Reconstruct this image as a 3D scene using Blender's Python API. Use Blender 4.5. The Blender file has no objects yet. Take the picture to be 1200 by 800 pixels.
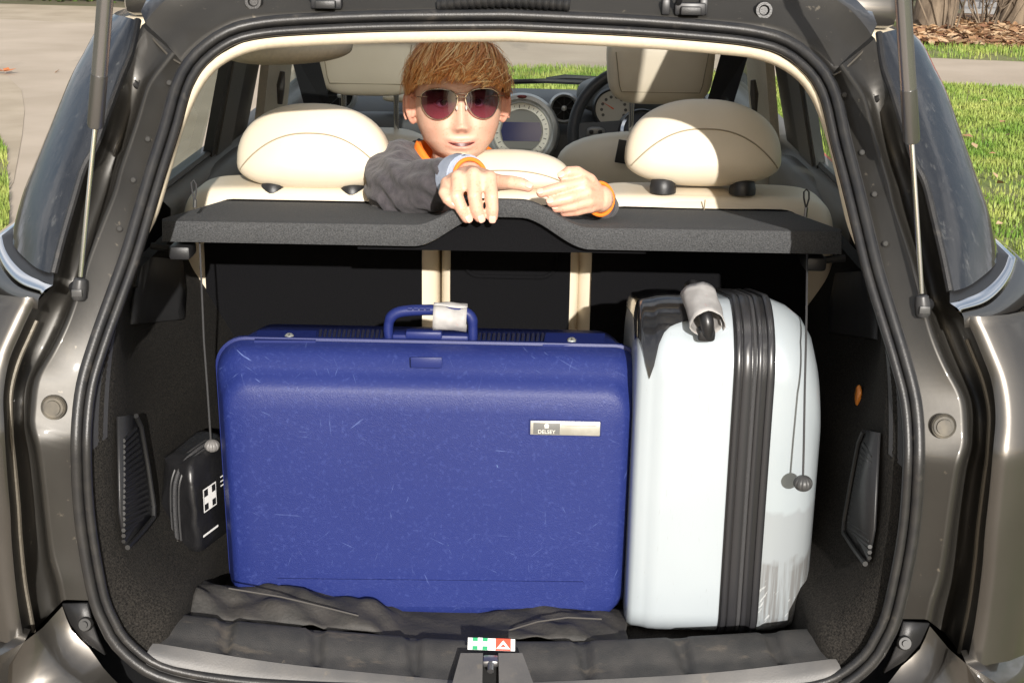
import bpy, bmesh, math, random
import numpy as np
from mathutils import Vector, Matrix, Euler, noise
rnd = random.Random(7)
rad = math.radians
scene = bpy.context.scene
COL = scene.collection

# ---------------------------------------------------------------- camera
F = 1700.0
CAM = Vector((0.0427, -1.8, 1.66))
RC = (Matrix.Rotation(rad(0.751), 3, 'Z') @ Matrix.Rotation(rad(90 - 17), 3, 'X') @ Matrix.Rotation(rad(0.946), 3, 'Z'))
cd = bpy.data.cameras.new('camera')
cd.sensor_width = 36
cd.lens = 36 * F / 1200
cd.clip_start = 0.05
cd.clip_end = 2000
cam = bpy.data.objects.new('camera', cd)
COL.objects.link(cam)
cam.matrix_world = Matrix.Translation(CAM) @ RC.to_4x4()
scene.camera = cam

# ---------------------------------------------------------------- world, sun, exposure
SUN_AZ, SUN_EL = rad(9), rad(19)
TO_SUN = Vector((math.sin(SUN_AZ) * math.cos(SUN_EL), -math.cos(SUN_AZ) * math.cos(SUN_EL), math.sin(SUN_EL)))
w = bpy.data.worlds.new('World')
scene.world = w
w.use_nodes = True
wn = w.node_tree
bg = wn.nodes['Background']
sky = wn.nodes.new('ShaderNodeTexSky')
sky.sky_type = 'NISHITA'
sky.sun_disc = False
sky.sun_elevation = SUN_EL
sky.sun_rotation = math.atan2(TO_SUN.x, TO_SUN.y)
sky.air_density = 1.0
sky.dust_density = 4.0
# broken bright cloud over the whole sky
wtc = wn.nodes.new('ShaderNodeTexCoord')
wmp = wn.nodes.new('ShaderNodeMapping'); wmp.inputs['Scale'].default_value = (1, 1, 2.2)
wnz = wn.nodes.new('ShaderNodeTexNoise'); wnz.inputs['Scale'].default_value = 2.6; wnz.inputs['Detail'].default_value = 8; wnz.inputs['Roughness'].default_value = .6
wrp = wn.nodes.new('ShaderNodeValToRGB'); wrp.color_ramp.elements[0].position = .42; wrp.color_ramp.elements[1].position = .62
wrp.color_ramp.elements[0].color = (.15, .15, .15, 1)
wmx = wn.nodes.new('ShaderNodeMix'); wmx.data_type = 'RGBA'
wmx.inputs['B'].default_value = (6.2, 6.3, 6.6, 1)
wn.links.new(wtc.outputs['Generated'], wmp.inputs[0]); wn.links.new(wmp.outputs[0], wnz.inputs['Vector']); wn.links.new(wnz.outputs['Fac'], wrp.inputs[0])
wn.links.new(wrp.outputs[0], wmx.inputs['Factor']); wn.links.new(sky.outputs[0], wmx.inputs['A']); wn.links.new(wmx.outputs['Result'], bg.inputs[0])
bg.inputs[1].default_value = 0.11
sd = bpy.data.lights.new('sun', 'SUN')
sd.energy = 5.0
sd.angle = rad(0.6)
sd.color = (1.0, 0.955, 0.90)
sun = bpy.data.objects.new('sun', sd)
COL.objects.link(sun)
sun.location = TO_SUN * 30
sun.rotation_euler = TO_SUN.to_track_quat('Z', 'Y').to_euler()
scene.view_settings.view_transform = 'Standard'
scene.view_settings.look = 'None'
scene.view_settings.gamma = 1.0
scene.view_settings.use_curve_mapping = False
scene.view_settings.exposure = 0.45
scene.render.engine = 'CYCLES'
scene.cycles.max_bounces = 8
scene.cycles.transparent_max_bounces = 12

# ---------------------------------------------------------------- picture -> place
def ray(px, py):
    return RC @ Vector(((px - 600) / F, (400 - py) / F, -1))
def P(px, py, Y):                       # the point of the sight line at distance Y along the car
    v = ray(px, py)
    return CAM + v * ((Y - CAM.y) / v.y)
def PZ(px, py, z):                      # ... at height z
    v = ray(px, py)
    return CAM + v * ((z - CAM.z) / v.z)
def prof(x, z):                         # rake of the car's tail
    return .36 * max(0, (z - .95) / .53) ** 1.3 + .9 * max(0, abs(x) - .52) ** 1.6
def S(px, py, off=0.0):
    Y = .1
    for i in range(14):
        q = P(px, py, Y)
        Y = .5 * Y + .5 * (prof(q.x, q.z) + off)
    return P(px, py, Y)
def catmull(pts, N):
    p = [np.array(q, float) for q in pts]
    p = [2 * p[0] - p[1]] + p + [2 * p[-1] - p[-2]]
    out = []
    for i in range(1, len(p) - 2):
        for t in np.linspace(0, 1, 12, endpoint=False):
            a, b, c, d = p[i - 1], p[i], p[i + 1], p[i + 2]
            out.append(.5 * (2 * b + (c - a) * t + (2 * a - 5 * b + 4 * c - d) * t * t + (3 * b - a - 3 * c + d) * t ** 3))
    out.append(p[-2])
    out = np.array(out)
    L = np.r_[0, np.cumsum(np.linalg.norm(np.diff(out, axis=0), axis=1))]
    s = np.linspace(0, L[-1], N)
    return np.stack([np.interp(s, L, out[:, k]) for k in range(out.shape[1])], 1)
def curve(pts, N, off=0.0):
    return [S(x, y, off) for x, y in catmull(pts, N)]
def offpx(poly, d):                     # parallel curve, positive = to the left of travel
    t = np.gradient(poly, axis=0)
    n = np.stack([t[:, 1], -t[:, 0]], 1)
    n /= np.linalg.norm(n, axis=1)[:, None]
    return poly + n * d
def mirx(pts):
    return [Vector((-p[0], p[1], p[2])) for p in pts]

# ---------------------------------------------------------------- materials
MATS = {}
def mat(name, col, rough=.5, metal=0.0, col2=None, scale=12, bump=0.0, bscale=300, coat=0.0, spec=.5, detail=4, stretch=None, alpha=None, sheen=0, lo=.35, hi=.65):
    if name in MATS:
        return MATS[name]
    m = bpy.data.materials.new(name)
    m.use_nodes = True
    nt = m.node_tree
    b = nt.nodes['Principled BSDF']
    b.inputs['Base Color'].default_value = (*col, 1)
    b.inputs['Roughness'].default_value = rough
    b.inputs['Metallic'].default_value = metal
    b.inputs['Specular IOR Level'].default_value = spec
    b.inputs['Coat Weight'].default_value = coat
    b.inputs['Coat Roughness'].default_value = .04
    if sheen:
        b.inputs['Sheen Weight'].default_value = sheen
        b.inputs['Sheen Roughness'].default_value = .5
    tc = nt.nodes.new('ShaderNodeTexCoord')
    src = tc.outputs['Object']
    if stretch:
        mp = nt.nodes.new('ShaderNodeMapping')
        mp.inputs['Scale'].default_value = stretch
        nt.links.new(src, mp.inputs[0])
        src = mp.outputs[0]
    if col2 is not None:
        n = nt.nodes.new('ShaderNodeTexNoise')
        n.inputs['Scale'].default_value = scale
        n.inputs['Detail'].default_value = detail
        nt.links.new(src, n.inputs['Vector'])
        r = nt.nodes.new('ShaderNodeValToRGB')
        r.color_ramp.elements[0].position = lo
        r.color_ramp.elements[1].position = hi
        r.color_ramp.elements[0].color = (*col, 1)
        r.color_ramp.elements[1].color = (*col2, 1)
        nt.links.new(n.outputs['Fac'], r.inputs[0])
        nt.links.new(r.outputs[0], b.inputs['Base Color'])
    if bump:
        n2 = nt.nodes.new('ShaderNodeTexNoise')
        n2.inputs['Scale'].default_value = bscale
        n2.inputs['Detail'].default_value = 3
        nt.links.new(src, n2.inputs['Vector'])
        bp = nt.nodes.new('ShaderNodeBump')
        bp.inputs['Strength'].default_value = bump
        bp.inputs['Distance'].default_value = .002
        nt.links.new(n2.outputs['Fac'], bp.inputs['Height'])
        nt.links.new(bp.outputs[0], b.inputs['Normal'])
    MATS[name] = m
    return m
def nodes(m):
    nt = m.node_tree
    return nt, nt.nodes['Principled BSDF']
def addnode(nt, typ, **kw):
    n = nt.nodes.new(typ)
    for k, v in kw.items():
        n.inputs[k.replace('_', ' ')].default_value = v
    return n
def marks(m, color, scale, stretch, lo, hi, strength=1.0, rot=(0, 0, 0), seed=0.0, low_z=None, patch=None):
    """lay a layer of worn marks (own shape) over a material's base colour"""
    nt, b = nodes(m)
    tc = nt.nodes.new('ShaderNodeTexCoord')
    mp = nt.nodes.new('ShaderNodeMapping')
    mp.vector_type = 'TEXTURE'          # turn first, then stretch
    mp.inputs['Scale'].default_value = tuple(1 / q for q in stretch)
    mp.inputs['Rotation'].default_value = rot
    mp.inputs['Location'].default_value = (seed, seed * .7, seed * 1.3)
    nt.links.new(tc.outputs['Object'], mp.inputs[0])
    n = addnode(nt, 'ShaderNodeTexNoise', Scale=scale, Detail=5.0, Roughness=.6)
    nt.links.new(mp.outputs[0], n.inputs['Vector'])
    r = nt.nodes.new('ShaderNodeValToRGB')
    r.color_ramp.elements[0].position = lo
    r.color_ramp.elements[1].position = hi
    nt.links.new(n.outputs['Fac'], r.inputs[0])
    fac = r.outputs[0]
    mm = nt.nodes.new('ShaderNodeMath')
    mm.operation = 'MULTIPLY'
    mm.inputs[1].default_value = strength
    nt.links.new(fac, mm.inputs[0])
    fac = mm.outputs[0]
    if patch:                           # marks gather in patches
        pn = addnode(nt, 'ShaderNodeTexNoise', Scale=patch, Detail=2.0)
        nt.links.new(tc.outputs['Object'], pn.inputs['Vector'])
        pr_ = nt.nodes.new('ShaderNodeMapRange')
        pr_.inputs['From Min'].default_value = .42; pr_.inputs['From Max'].default_value = .62
        pr_.inputs['To Min'].default_value = .08
        nt.links.new(pn.outputs['Fac'], pr_.inputs['Value'])
        pm_ = nt.nodes.new('ShaderNodeMath'); pm_.operation = 'MULTIPLY'
        nt.links.new(fac, pm_.inputs[0]); nt.links.new(pr_.outputs[0], pm_.inputs[1])
        fac = pm_.outputs[0]
    if low_z is not None:               # keep the marks below / above a height
        sx = nt.nodes.new('ShaderNodeSeparateXYZ')
        nt.links.new(tc.outputs['Object'], sx.inputs[0])
        n3 = addnode(nt, 'ShaderNodeTexNoise', Scale=30.0)
        nt.links.new(tc.outputs['Object'], n3.inputs['Vector'])
        a = nt.nodes.new('ShaderNodeMath'); a.operation = 'MULTIPLY_ADD'
        a.inputs[1].default_value = .05
        nt.links.new(n3.outputs['Fac'], a.inputs[0])
        nt.links.new(sx.outputs['Z'], a.inputs[2])
        c = nt.nodes.new('ShaderNodeMapRange')
        c.inputs['From Min'].default_value = low_z + .035
        c.inputs['From Max'].default_value = low_z + .025
        nt.links.new(a.outputs[0], c.inputs['Value'])
        m2 = nt.nodes.new('ShaderNodeMath'); m2.operation = 'MULTIPLY'
        nt.links.new(fac, m2.inputs[0]); nt.links.new(c.outputs[0], m2.inputs[1])
        fac = m2.outputs[0]
    mx = nt.nodes.new('ShaderNodeMix')
    mx.data_type = 'RGBA'
    nt.links.new(fac, mx.inputs['Factor'])
    bc = b.inputs['Base Color']
    if bc.is_linked:
        nt.links.new(bc.links[0].from_socket, mx.inputs['A'])
    else:
        mx.inputs['A'].default_value = bc.default_value
    mx.inputs['B'].default_value = (*color, 1)
    nt.links.new(mx.outputs['Result'], bc)
    return m
def glassmat(name, tint, gloss=.12, rough=.02):
    if name in MATS:
        return MATS[name]
    m = bpy.data.materials.new(name)
    m.use_nodes = True
    nt = m.node_tree
    nt.nodes.remove(nt.nodes['Principled BSDF'])
    t = nt.nodes.new('ShaderNodeBsdfTransparent'); t.inputs[0].default_value = (*tint, 1)
    g = nt.nodes.new('ShaderNodeBsdfGlossy'); g.inputs['Roughness'].default_value = rough
    fr = nt.nodes.new('ShaderNodeLayerWeight'); fr.inputs['Blend'].default_value = .5
    pw = nt.nodes.new('ShaderNodeMath'); pw.operation = 'POWER'; pw.inputs[1].default_value = 4
    nt.links.new(fr.outputs['Facing'], pw.inputs[0])
    mu = nt.nodes.new('ShaderNodeMath'); mu.operation = 'MULTIPLY_ADD'; mu.inputs[1].default_value = .6; mu.inputs[2].default_value = gloss
    nt.links.new(pw.outputs[0], mu.inputs[0])
    mx = nt.nodes.new('ShaderNodeMixShader')
    nt.links.new(mu.outputs[0], mx.inputs[0]); nt.links.new(t.outputs[0], mx.inputs[1]); nt.links.new(g.outputs[0], mx.inputs[2])
    nt.links.new(mx.outputs[0], nt.nodes['Material Output'].inputs[0])
    MATS[name] = m
    return m

# ---------------------------------------------------------------- mesh helpers
BASE = {}
def vtup(v):
    return (v[0], v[1], v[2])
class MB:
    def __init__(self):
        self.v, self.f, self.mi = [], [], []
    def add(self, vs, fs, mi=0):
        o = len(self.v)
        self.v += [vtup(p) for p in vs]
        self.f += [tuple(i + o for i in f) for f in fs]
        self.mi += [mi] * len(fs)
        return self
    def loft(self, rings, closed=False, caps=False, mi=0, flip=False):
        n = len(rings[0])
        vs = [p for r in rings for p in r]
        fs = []
        for i in range(len(rings) - 1):
            for j in range(n if closed else n - 1):
                k = (j + 1) % n
                q = (i * n + j, i * n + k, (i + 1) * n + k, (i + 1) * n + j)
                fs.append(q[::-1] if flip else q)
        if caps:
            fs.append(tuple(range(n))[::-1])
            fs.append(tuple((len(rings) - 1) * n + j for j in range(n)))
        return self.add(vs, fs, mi)
    def tube(self, path, r, segs=10, caps=True, mi=0, closed=False, squash=None):
        path = [Vector(p) for p in path]
        n = len(path)
        rr = r if hasattr(r, '__len__') else [r] * n
        rings = []
        up = None
        for i, p in enumerate(path):
            a = path[(i - 1) % n] if (closed or i > 0) else p
            b = path[(i + 1) % n] if (closed or i < n - 1) else p
            t = (b - a).normalized()
            if up is None:
                up = Vector((0, 0, 1)) if abs(t.z) < .9 else Vector((0, 1, 0))
            s = t.cross(up).normalized()
            up = s.cross(t).normalized()
            rings.append([p + (s * math.cos(2 * math.pi * k / segs) + up * math.sin(2 * math.pi * k / segs)) * rr[i] for k in range(segs)])
        if closed:
            rings.append(rings[0])
        return self.loft(rings, True, caps and not closed, mi, flip=True)
    def box(self, c, s, bev=.0, rot=None, segs=2, mi=0):
        bm = bmesh.new()
        bmesh.ops.create_cube(bm, size=1)
        for v in bm.verts:
            v.co = Vector((v.co.x * s[0], v.co.y * s[1], v.co.z * s[2]))
        if bev:
            bmesh.ops.bevel(bm, geom=bm.edges[:], offset=bev, segments=segs, profile=.5, affect='EDGES')
        M = rot or Matrix.Identity(3)
        c = Vector(c)
        bm.verts.index_update()
        vs = [M @ v.co + c for v in bm.verts]
        fs = [tuple(v.index for v in f.verts) for f in bm.faces]
        bm.free()
        return self.add(vs, fs, mi)
    def sup(self, c, s, e1=.5, e2=.5, nu=32, nv=18, rot=None, mi=0, fn=None):
        M = rot or Matrix.Identity(3)
        c = Vector(c)
        sp = lambda x, e: math.copysign(abs(x) ** e, x)
        rings = []
        for i in range(nv + 1):
            la = -math.pi / 2 + math.pi * i / nv
            ring = []
            for j in range(nu):
                lo = 2 * math.pi * j / nu
                q = Vector((sp(math.cos(la), e1) * sp(math.cos(lo), e2), sp(math.cos(la), e1) * sp(math.sin(lo), e2), sp(math.sin(la), e1)))
                if fn:
                    q = fn(q)
                ring.append(M @ Vector((q.x * s[0], q.y * s[1], q.z * s[2])) + c)
            rings.append(ring)
        return self.loft(rings, True, False, mi)
    def disc(self, c, r, axis, r2=None, h=.0, segs=24, mi=0):
        """a short cylinder / cone along axis"""
        c = Vector(c); a = Vector(axis).normalized()
        u = a.orthogonal().normalized(); v = a.cross(u)
        r2 = r if r2 is None else r2
        ring = lambda rr, k: [c + a * k + (u * math.cos(2 * math.pi * j / segs) + v * math.sin(2 * math.pi * j / segs)) * rr for j in range(segs)]
        return self.loft([ring(r, 0), ring(r2, h)], True, True, mi)
    def lathe(self, c, axis, prof_, segs=32, mi=0):
        c = Vector(c); a = Vector(axis).normalized()
        u = a.orthogonal().normalized(); v = a.cross(u)
        rings = [[c + a * h + (u * math.cos(2 * math.pi * j / segs) + v * math.sin(2 * math.pi * j / segs)) * r for j in range(segs)] for r, h in prof_]
        return self.loft(rings, True, False, mi)
    def poly(self, pts, mi=0):
        return self.add(pts, [tuple(range(len(pts)))], mi)
    def build(self, name, mats, parent=None, smooth=True, angle=40, solid=0.0):
        me = bpy.data.meshes.new(name)
        b = BASE.get(parent.name, Vector()) if parent else Vector()
        me.from_pydata([(v[0] - b.x, v[1] - b.y, v[2] - b.z) for v in self.v], [], self.f)
        if not isinstance(mats, (list, tuple)):
            mats = [mats]
        for m in mats:
            me.materials.append(m)
        me.polygons.foreach_set('material_index', self.mi)
        if smooth:
            me.polygons.foreach_set('use_smooth', [True] * len(me.polygons))
            me.set_sharp_from_angle(angle=rad(angle))
        o = bpy.data.objects.new(name, me)
        COL.objects.link(o)
        if parent:
            o.parent = parent
            BASE[o.name] = b
        else:
            BASE[o.name] = Vector()
        if solid:
            md = o.modifiers.new('thickness', 'SOLIDIFY')
            md.thickness = solid
            md.offset = 0
        return o
def thing(name, loc, label, cat, group=None):
    o = bpy.data.objects.new(name, None)
    COL.objects.link(o)
    o.location = loc
    o.empty_display_size = .1
    o['label'] = label
    o['category'] = cat
    if group:
        o['group'] = group
    BASE[o.name] = Vector(loc)
    return o
def tag(o, label, cat, group=None, kind=None):
    if label: o['label'] = label
    if cat: o['category'] = cat
    if group: o['group'] = group
    if kind: o['kind'] = kind
    return o
def both(fn):                           # run a builder for the left and the right side
    for s in (-1, 1):
        fn(s)
def side(pts, s):                       # points traced on the left; s=+1 gives the right
    return [Vector(p) for p in pts] if s < 0 else mirx(pts)
def text_mesh(txt, size, extrude=.0003):
    cu = bpy.data.curves.new('t', 'FONT')
    cu.body = txt
    cu.size = size
    cu.extrude = extrude
    cu.align_x = 'CENTER'
    ob = bpy.data.objects.new('t', cu)
    COL.objects.link(ob)
    dg = bpy.context.evaluated_depsgraph_get()
    me = bpy.data.meshes.new_from_object(ob.evaluated_get(dg))
    bpy.data.objects.remove(ob)
    bpy.data.curves.remove(cu)
    vs = [v.co.copy() for v in me.vertices]
    fs = [tuple(p.vertices) for p in me.polygons]
    bpy.data.meshes.remove(me)
    return vs, fs

# colours
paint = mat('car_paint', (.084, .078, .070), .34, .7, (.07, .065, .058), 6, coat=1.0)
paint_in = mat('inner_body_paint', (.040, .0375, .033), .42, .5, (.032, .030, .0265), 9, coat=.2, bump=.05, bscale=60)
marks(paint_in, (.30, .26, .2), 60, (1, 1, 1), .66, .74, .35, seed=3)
rubber = mat('rubber_seal', (.013, .013, .014), .42, 0, (.022, .021, .020), 40, bump=.15, bscale=500)
marks(rubber, (.16, .14, .115), 25, (1, 1, 1), .62, .8, .35, seed=8)
blackpl = mat('black_plastic', (.017, .017, .018), .42, bump=.15, bscale=900)
greypl = mat('grey_plastic', (.075, .077, .08), .55, bump=.2, bscale=900)
dashm = mat('dashboard_plastic', (.10, .105, .11), .5, bump=.1, bscale=700)
carpet = mat('boot_carpet', (.006, .0056, .005), .97, 0, (.030, .027, .023), 380, bump=.8, bscale=700, detail=4, lo=.35, hi=.72, spec=.2)
marks(carpet, (.2, .17, .12), 130, (1, 1, 1), .76, .8, .5, seed=4)
carpet_dark = mat('seat_back_carpet', (.0035, .0035, .004), .98, 0, (.007, .007, .008), 500, bump=.4, bscale=900, spec=.1)
shelfm = mat('shelf_felt', (.03, .031, .032), .98, 0, (.085, .087, .09), 480, bump=.7, bscale=900, detail=2, lo=.3, hi=.75)
cream = mat('cream_leather', (.68, .595, .46), .42, 0, (.62, .54, .41), 7, bump=.12, bscale=350)
lining = mat('cream_headlining', (.66, .57, .42), .9, 0, (.60, .52, .385), 150, bump=.2, bscale=700)
chrome = mat('chrome', (.82, .82, .82), .12, 1.0)
steel = mat('strut_steel', (.28, .28, .29), .32, .9)

# ================================================================ THE SETTING
def sheet(name, pts, z, m, label=None):
    mb = MB()
    mb.poly([(p[0], p[1], z) for p in pts])
    o = mb.build(name, m, smooth=False)
    o['kind'] = 'structure'
    return o
def gz(px, py):
    p = PZ(px, py, 0)
    return (p.x, p.y)
def inpoly(pts, x, y):
    c = np.zeros(len(x), bool)
    j = len(pts) - 1
    for i in range(len(pts)):
        xi, yi = pts[i]; xj, yj = pts[j]
        with np.errstate(divide='ignore', invalid='ignore'):
            c ^= ((yi > y) != (yj > y)) & (x < (xj - xi) * (y - yi) / (yj - yi) + xi)
        j = i
    return c
earth = mat('earth', (.15, .12, .075), .95, 0, (.1, .11, .04), 1.3, bump=.6, bscale=30)
grassbase = mat('turf', (.13, .17, .035), .95, 0, (.22, .19, .09), 1.6, bump=.8, bscale=40)
asphalt = mat('asphalt', (.41, .335, .25), .9, 0, (.50, .415, .32), .9, bump=.5, bscale=160, detail=8)
marks(asphalt, (.55, .46, .36), 90, (1, 1, 1), .6, .75, .5, seed=2)
marks(asphalt, (.19, .165, .132), 1.1, (1, .25, 1), .62, .7, .35, seed=5)
dirt = mat('sandy_dirt', (.38, .31, .22), .95, 0, (.46, .38, .28), 2.2, bump=.6, bscale=70, detail=8)
sheet('ground', [(-400, -300), (400, -300), (400, 500), (-400, 500)], 0, earth)
far_edge = [gz(*q) for q in [(-500, 12), (0, 23), (110, 28), (400, 40), (650, 50), (1150, 71), (1600, 88)]]
near_edge = [gz(*q) for q in [(1600, 125), (1150, 101), (900, 92), (650, 80), (560, 82), (500, 96)]]
lane_l = [gz(*q) for q in [(16, 215), (26, 160), (29, 130), (25, 106), (6, 88), (-120, 84), (-500, 88)]]
road_pts = far_edge + near_edge + [(.2, 9), (.9, 5), (1.05, -12), (-1.9, -12), (-2.0, 2)] + lane_l
sheet('road', road_pts, .004, asphalt)
foot_pts = [(-2.0, 2), (-1.9, -12), (-3.0, -12), (-2.75, 2)] + [gz(*q) for q in [(-8, 215), (-12, 160), (-60, 120), (-300, 104), (-500, 100), (-500, 88), (-120, 84), (6, 88), (25, 106), (29, 130), (26, 160), (16, 215)]]
sheet('footpath', foot_pts, .008, dirt)
verge_pts = [gz(*q) for q in [(-500, 12), (0, 23), (110, 28), (400, 40), (400, 22), (110, 8), (0, 5), (-500, -10)]]
sheet('sandy_verge', verge_pts, .004, dirt)
lawn_pts = [gz(*q) for q in [(1600, 125), (1150, 101), (900, 92), (650, 80), (560, 82), (500, 96)]] + [(.2, 9), (.9, 5), (1.05, -12), (14, -12)]
sheet('lawn', lawn_pts, .004, grassbase)
far_lawn = [gz(*q) for q in [(650, 50), (1150, 71), (1600, 88), (1600, 70), (1150, 57), (650, 42)]]
sheet('grass_verge', far_lawn, .004, grassbase)
pale = mat('pale_paving', (.38, .36, .33), .9, 0, (.46, .44, .4), 3, bump=.3, bscale=60)
sheet('yard', [gz(*q) for q in [(1130, 16), (1130, 2), (1900, 30), (1900, 50)]], .006, pale)

blade_m = mat('grass_blades', (.11, .21, .025), .6, 0, (.30, .34, .085), 2.0, spec=.3, detail=6)
def blades(name, pts, n, h0, h1, label, mt=None, zone=None, seed=1, lean=.5):
    g = np.random.default_rng(seed)
    a = np.array(pts)
    lo, hi = (a.min(0), a.max(0)) if zone is None else (np.array(zone[:2]), np.array(zone[2:]))
    x = g.uniform(lo[0], hi[0], n * 3); y = g.uniform(lo[1], hi[1], n * 3)
    k = inpoly(pts, x, y)
    # patchy growth
    pat = np.sin(x * 2.1 + 1.3 * np.sin(y * 1.7)) + np.sin(y * 2.9 + x) + np.sin(x * 5.3 - y * 4.1) * .6
    k &= g.uniform(-2.6, 1.4, n * 3) < pat
    x, y = x[k][:n], y[k][:n]
    n = len(x)
    h = g.uniform(h0, h1, n); an = g.uniform(0, 6.283, n); wd = g.uniform(.0025, .006, n)
    lx = np.cos(an) * h * lean * g.uniform(.2, 1, n); ly = np.sin(an) * h * lean * g.uniform(.2, 1, n)
    ca, sa = -np.sin(an), np.cos(an)
    v = np.zeros((n, 5, 3))
    v[:, 0] = np.stack([x - ca * wd, y - sa * wd, np.full(n, .0)], 1)
    v[:, 1] = np.stack([x + ca * wd, y + sa * wd, np.full(n, .0)], 1)
    v[:, 2] = np.stack([x + ca * wd * .8 + lx * .4, y + sa * wd * .8 + ly * .4, h * .6], 1)
    v[:, 3] = np.stack([x - ca * wd * .8 + lx * .4, y - sa * wd * .8 + ly * .4, h * .6], 1)
    v[:, 4] = np.stack([x + lx, y + ly, h], 1)
    me = bpy.data.meshes.new(name)
    b = np.arange(n)[:, None] * 5
    idx = np.concatenate([b + [0, 1, 2, 3], b + [3, 2, 4]], 1)
    me.vertices.add(n * 5); me.vertices.foreach_set('co', v.ravel())
    me.loops.add(n * 7); me.loops.foreach_set('vertex_index', idx.ravel())
    me.polygons.add(n * 2)
    st = (np.arange(n)[:, None] * 7 + [0, 4]).ravel()
    me.polygons.foreach_set('loop_start', st)
    me.update(calc_edges=True)
    me.materials.append(mt or blade_m)
    o = bpy.data.objects.new(name, me); COL.objects.link(o)
    tag(o, label, 'grass', kind='stuff')
    return o
near_z = (1.3, 2.5, 8.5, 13.5)
blades('lawn_grass', lawn_pts, 170000, .018, .055, 'short patchy green lawn grass beside the car', zone=near_z)
blades('road_edge_grass', lawn_pts, 16000, .03, .08, 'ragged green grass at the edge of the road ahead', zone=(-1.2, 10.5, 3.5, 15), seed=3)
blades('verge_grass', far_lawn, 60000, .03, .09, 'band of green grass beyond the road', zone=(-2, 13, 12, 22), seed=2)
left_grass = [gz(*q) for q in [(-140, 290), (-160, 158), (-5, 158), (8, 180), (10, 215), (11, 250), (8, 292)]]
sheet('left_lawn', [gz(*q) for q in [(-300, 292), (-300, 156), (-6, 156), (7, 180), (9, 215), (10, 250), (7, 292)]], .012, grassbase)
blades('left_lawn_grass', left_grass, 26000, .02, .07, 'grass strip along the footpath left of the road', seed=5)

# fallen leaves, one by one too many to count
def leaf_scatter(name, pts, n, size, cols, label, seed, zone=None, z=.01, lift=.05):
    g = np.random.default_rng(seed)
    a = np.array(pts)
    lo, hi = (a.min(0), a.max(0)) if zone is None else (np.array(zone[:2]), np.array(zone[2:]))
    x = g.uniform(lo[0], hi[0], n * 3); y = g.uniform(lo[1], hi[1], n * 3)
    k = inpoly(pts, x, y)
    x, y = x[k][:n], y[k][:n]
    mb = MB()
    for i in range(len(x)):
        s = size * g.uniform(.5, 1.2); an = g.uniform(0, 6.28)
        u = Vector((math.cos(an), math.sin(an), g.uniform(-.5, .5))) * s
        v = Vector((-math.sin(an), math.cos(an), g.uniform(-.5, .5))) * s * .55
        c = Vector((x[i], y[i], z + g.uniform(0, lift)))
        mb.add([c - u, c - u * .1 + v + Vector((0, 0, s * .2)), c + u, c - u * .1 - v + Vector((0, 0, s * .2))], [(0, 1, 2), (0, 2, 3)], int(g.integers(len(cols))))
    o = mb.build(name, cols, smooth=False)
    tag(o, label, 'leaves', kind='stuff')
    return o
leafm = [mat('dead_leaf_tan', (.30, .17, .085), .8), mat('dead_leaf_brown', (.17, .08, .04), .8), mat('dead_leaf_pale', (.42, .29, .17), .8)]
litter = [gz(*q) for q in [(1000, 50), (1150, 57), (1400, 66), (1400, 36), (1150, 26), (1040, 22)]]
sheet('litter_bed', [gz(*q) for q in [(650, 41), (1150, 56.5), (1900, 76), (1900, 50), (1150, 17), (650, 5)]], .005, mat('leaf_mould', (.16, .09, .05), .95, 0, (.25, .16, .09), 6, bump=.8, bscale=40))
leaf_scatter('fallen_leaves', litter, 5200, .085, leafm, 'carpet of brown fallen leaves under the trees', 4)
leaf_scatter('lawn_leaves', lawn_pts, 130, .045, leafm, 'scattered dead leaves on the lawn', 6, zone=(1.5, 4, 8, 13), z=.05, lift=.03)
leaf_scatter('road_leaves', road_pts, 26, .05, leafm, 'few dead leaves lying on the road', 9, zone=(-6, 4, -1, 15), z=.012, lift=.01)
for i, (x, y) in enumerate([(5, 84)]):
    q = PZ(x, y, .03)
    mb = MB()
    for k in range(5):
        an = k * 1.25 + .3
        d = Vector((math.cos(an), math.sin(an), .25)) * .11
        s = Vector((-math.sin(an), math.cos(an), .1)) * .035
        mb.add([q, q + d * .55 + s, q + d, q + d * .55 - s], [(0, 1, 2), (0, 2, 3)])
    tag(mb.build('fallen_leaf', mat('orange_leaf', (.5, .16, .05), .7), smooth=False), 'large orange dry leaf lying at the road edge', 'leaf')

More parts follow.
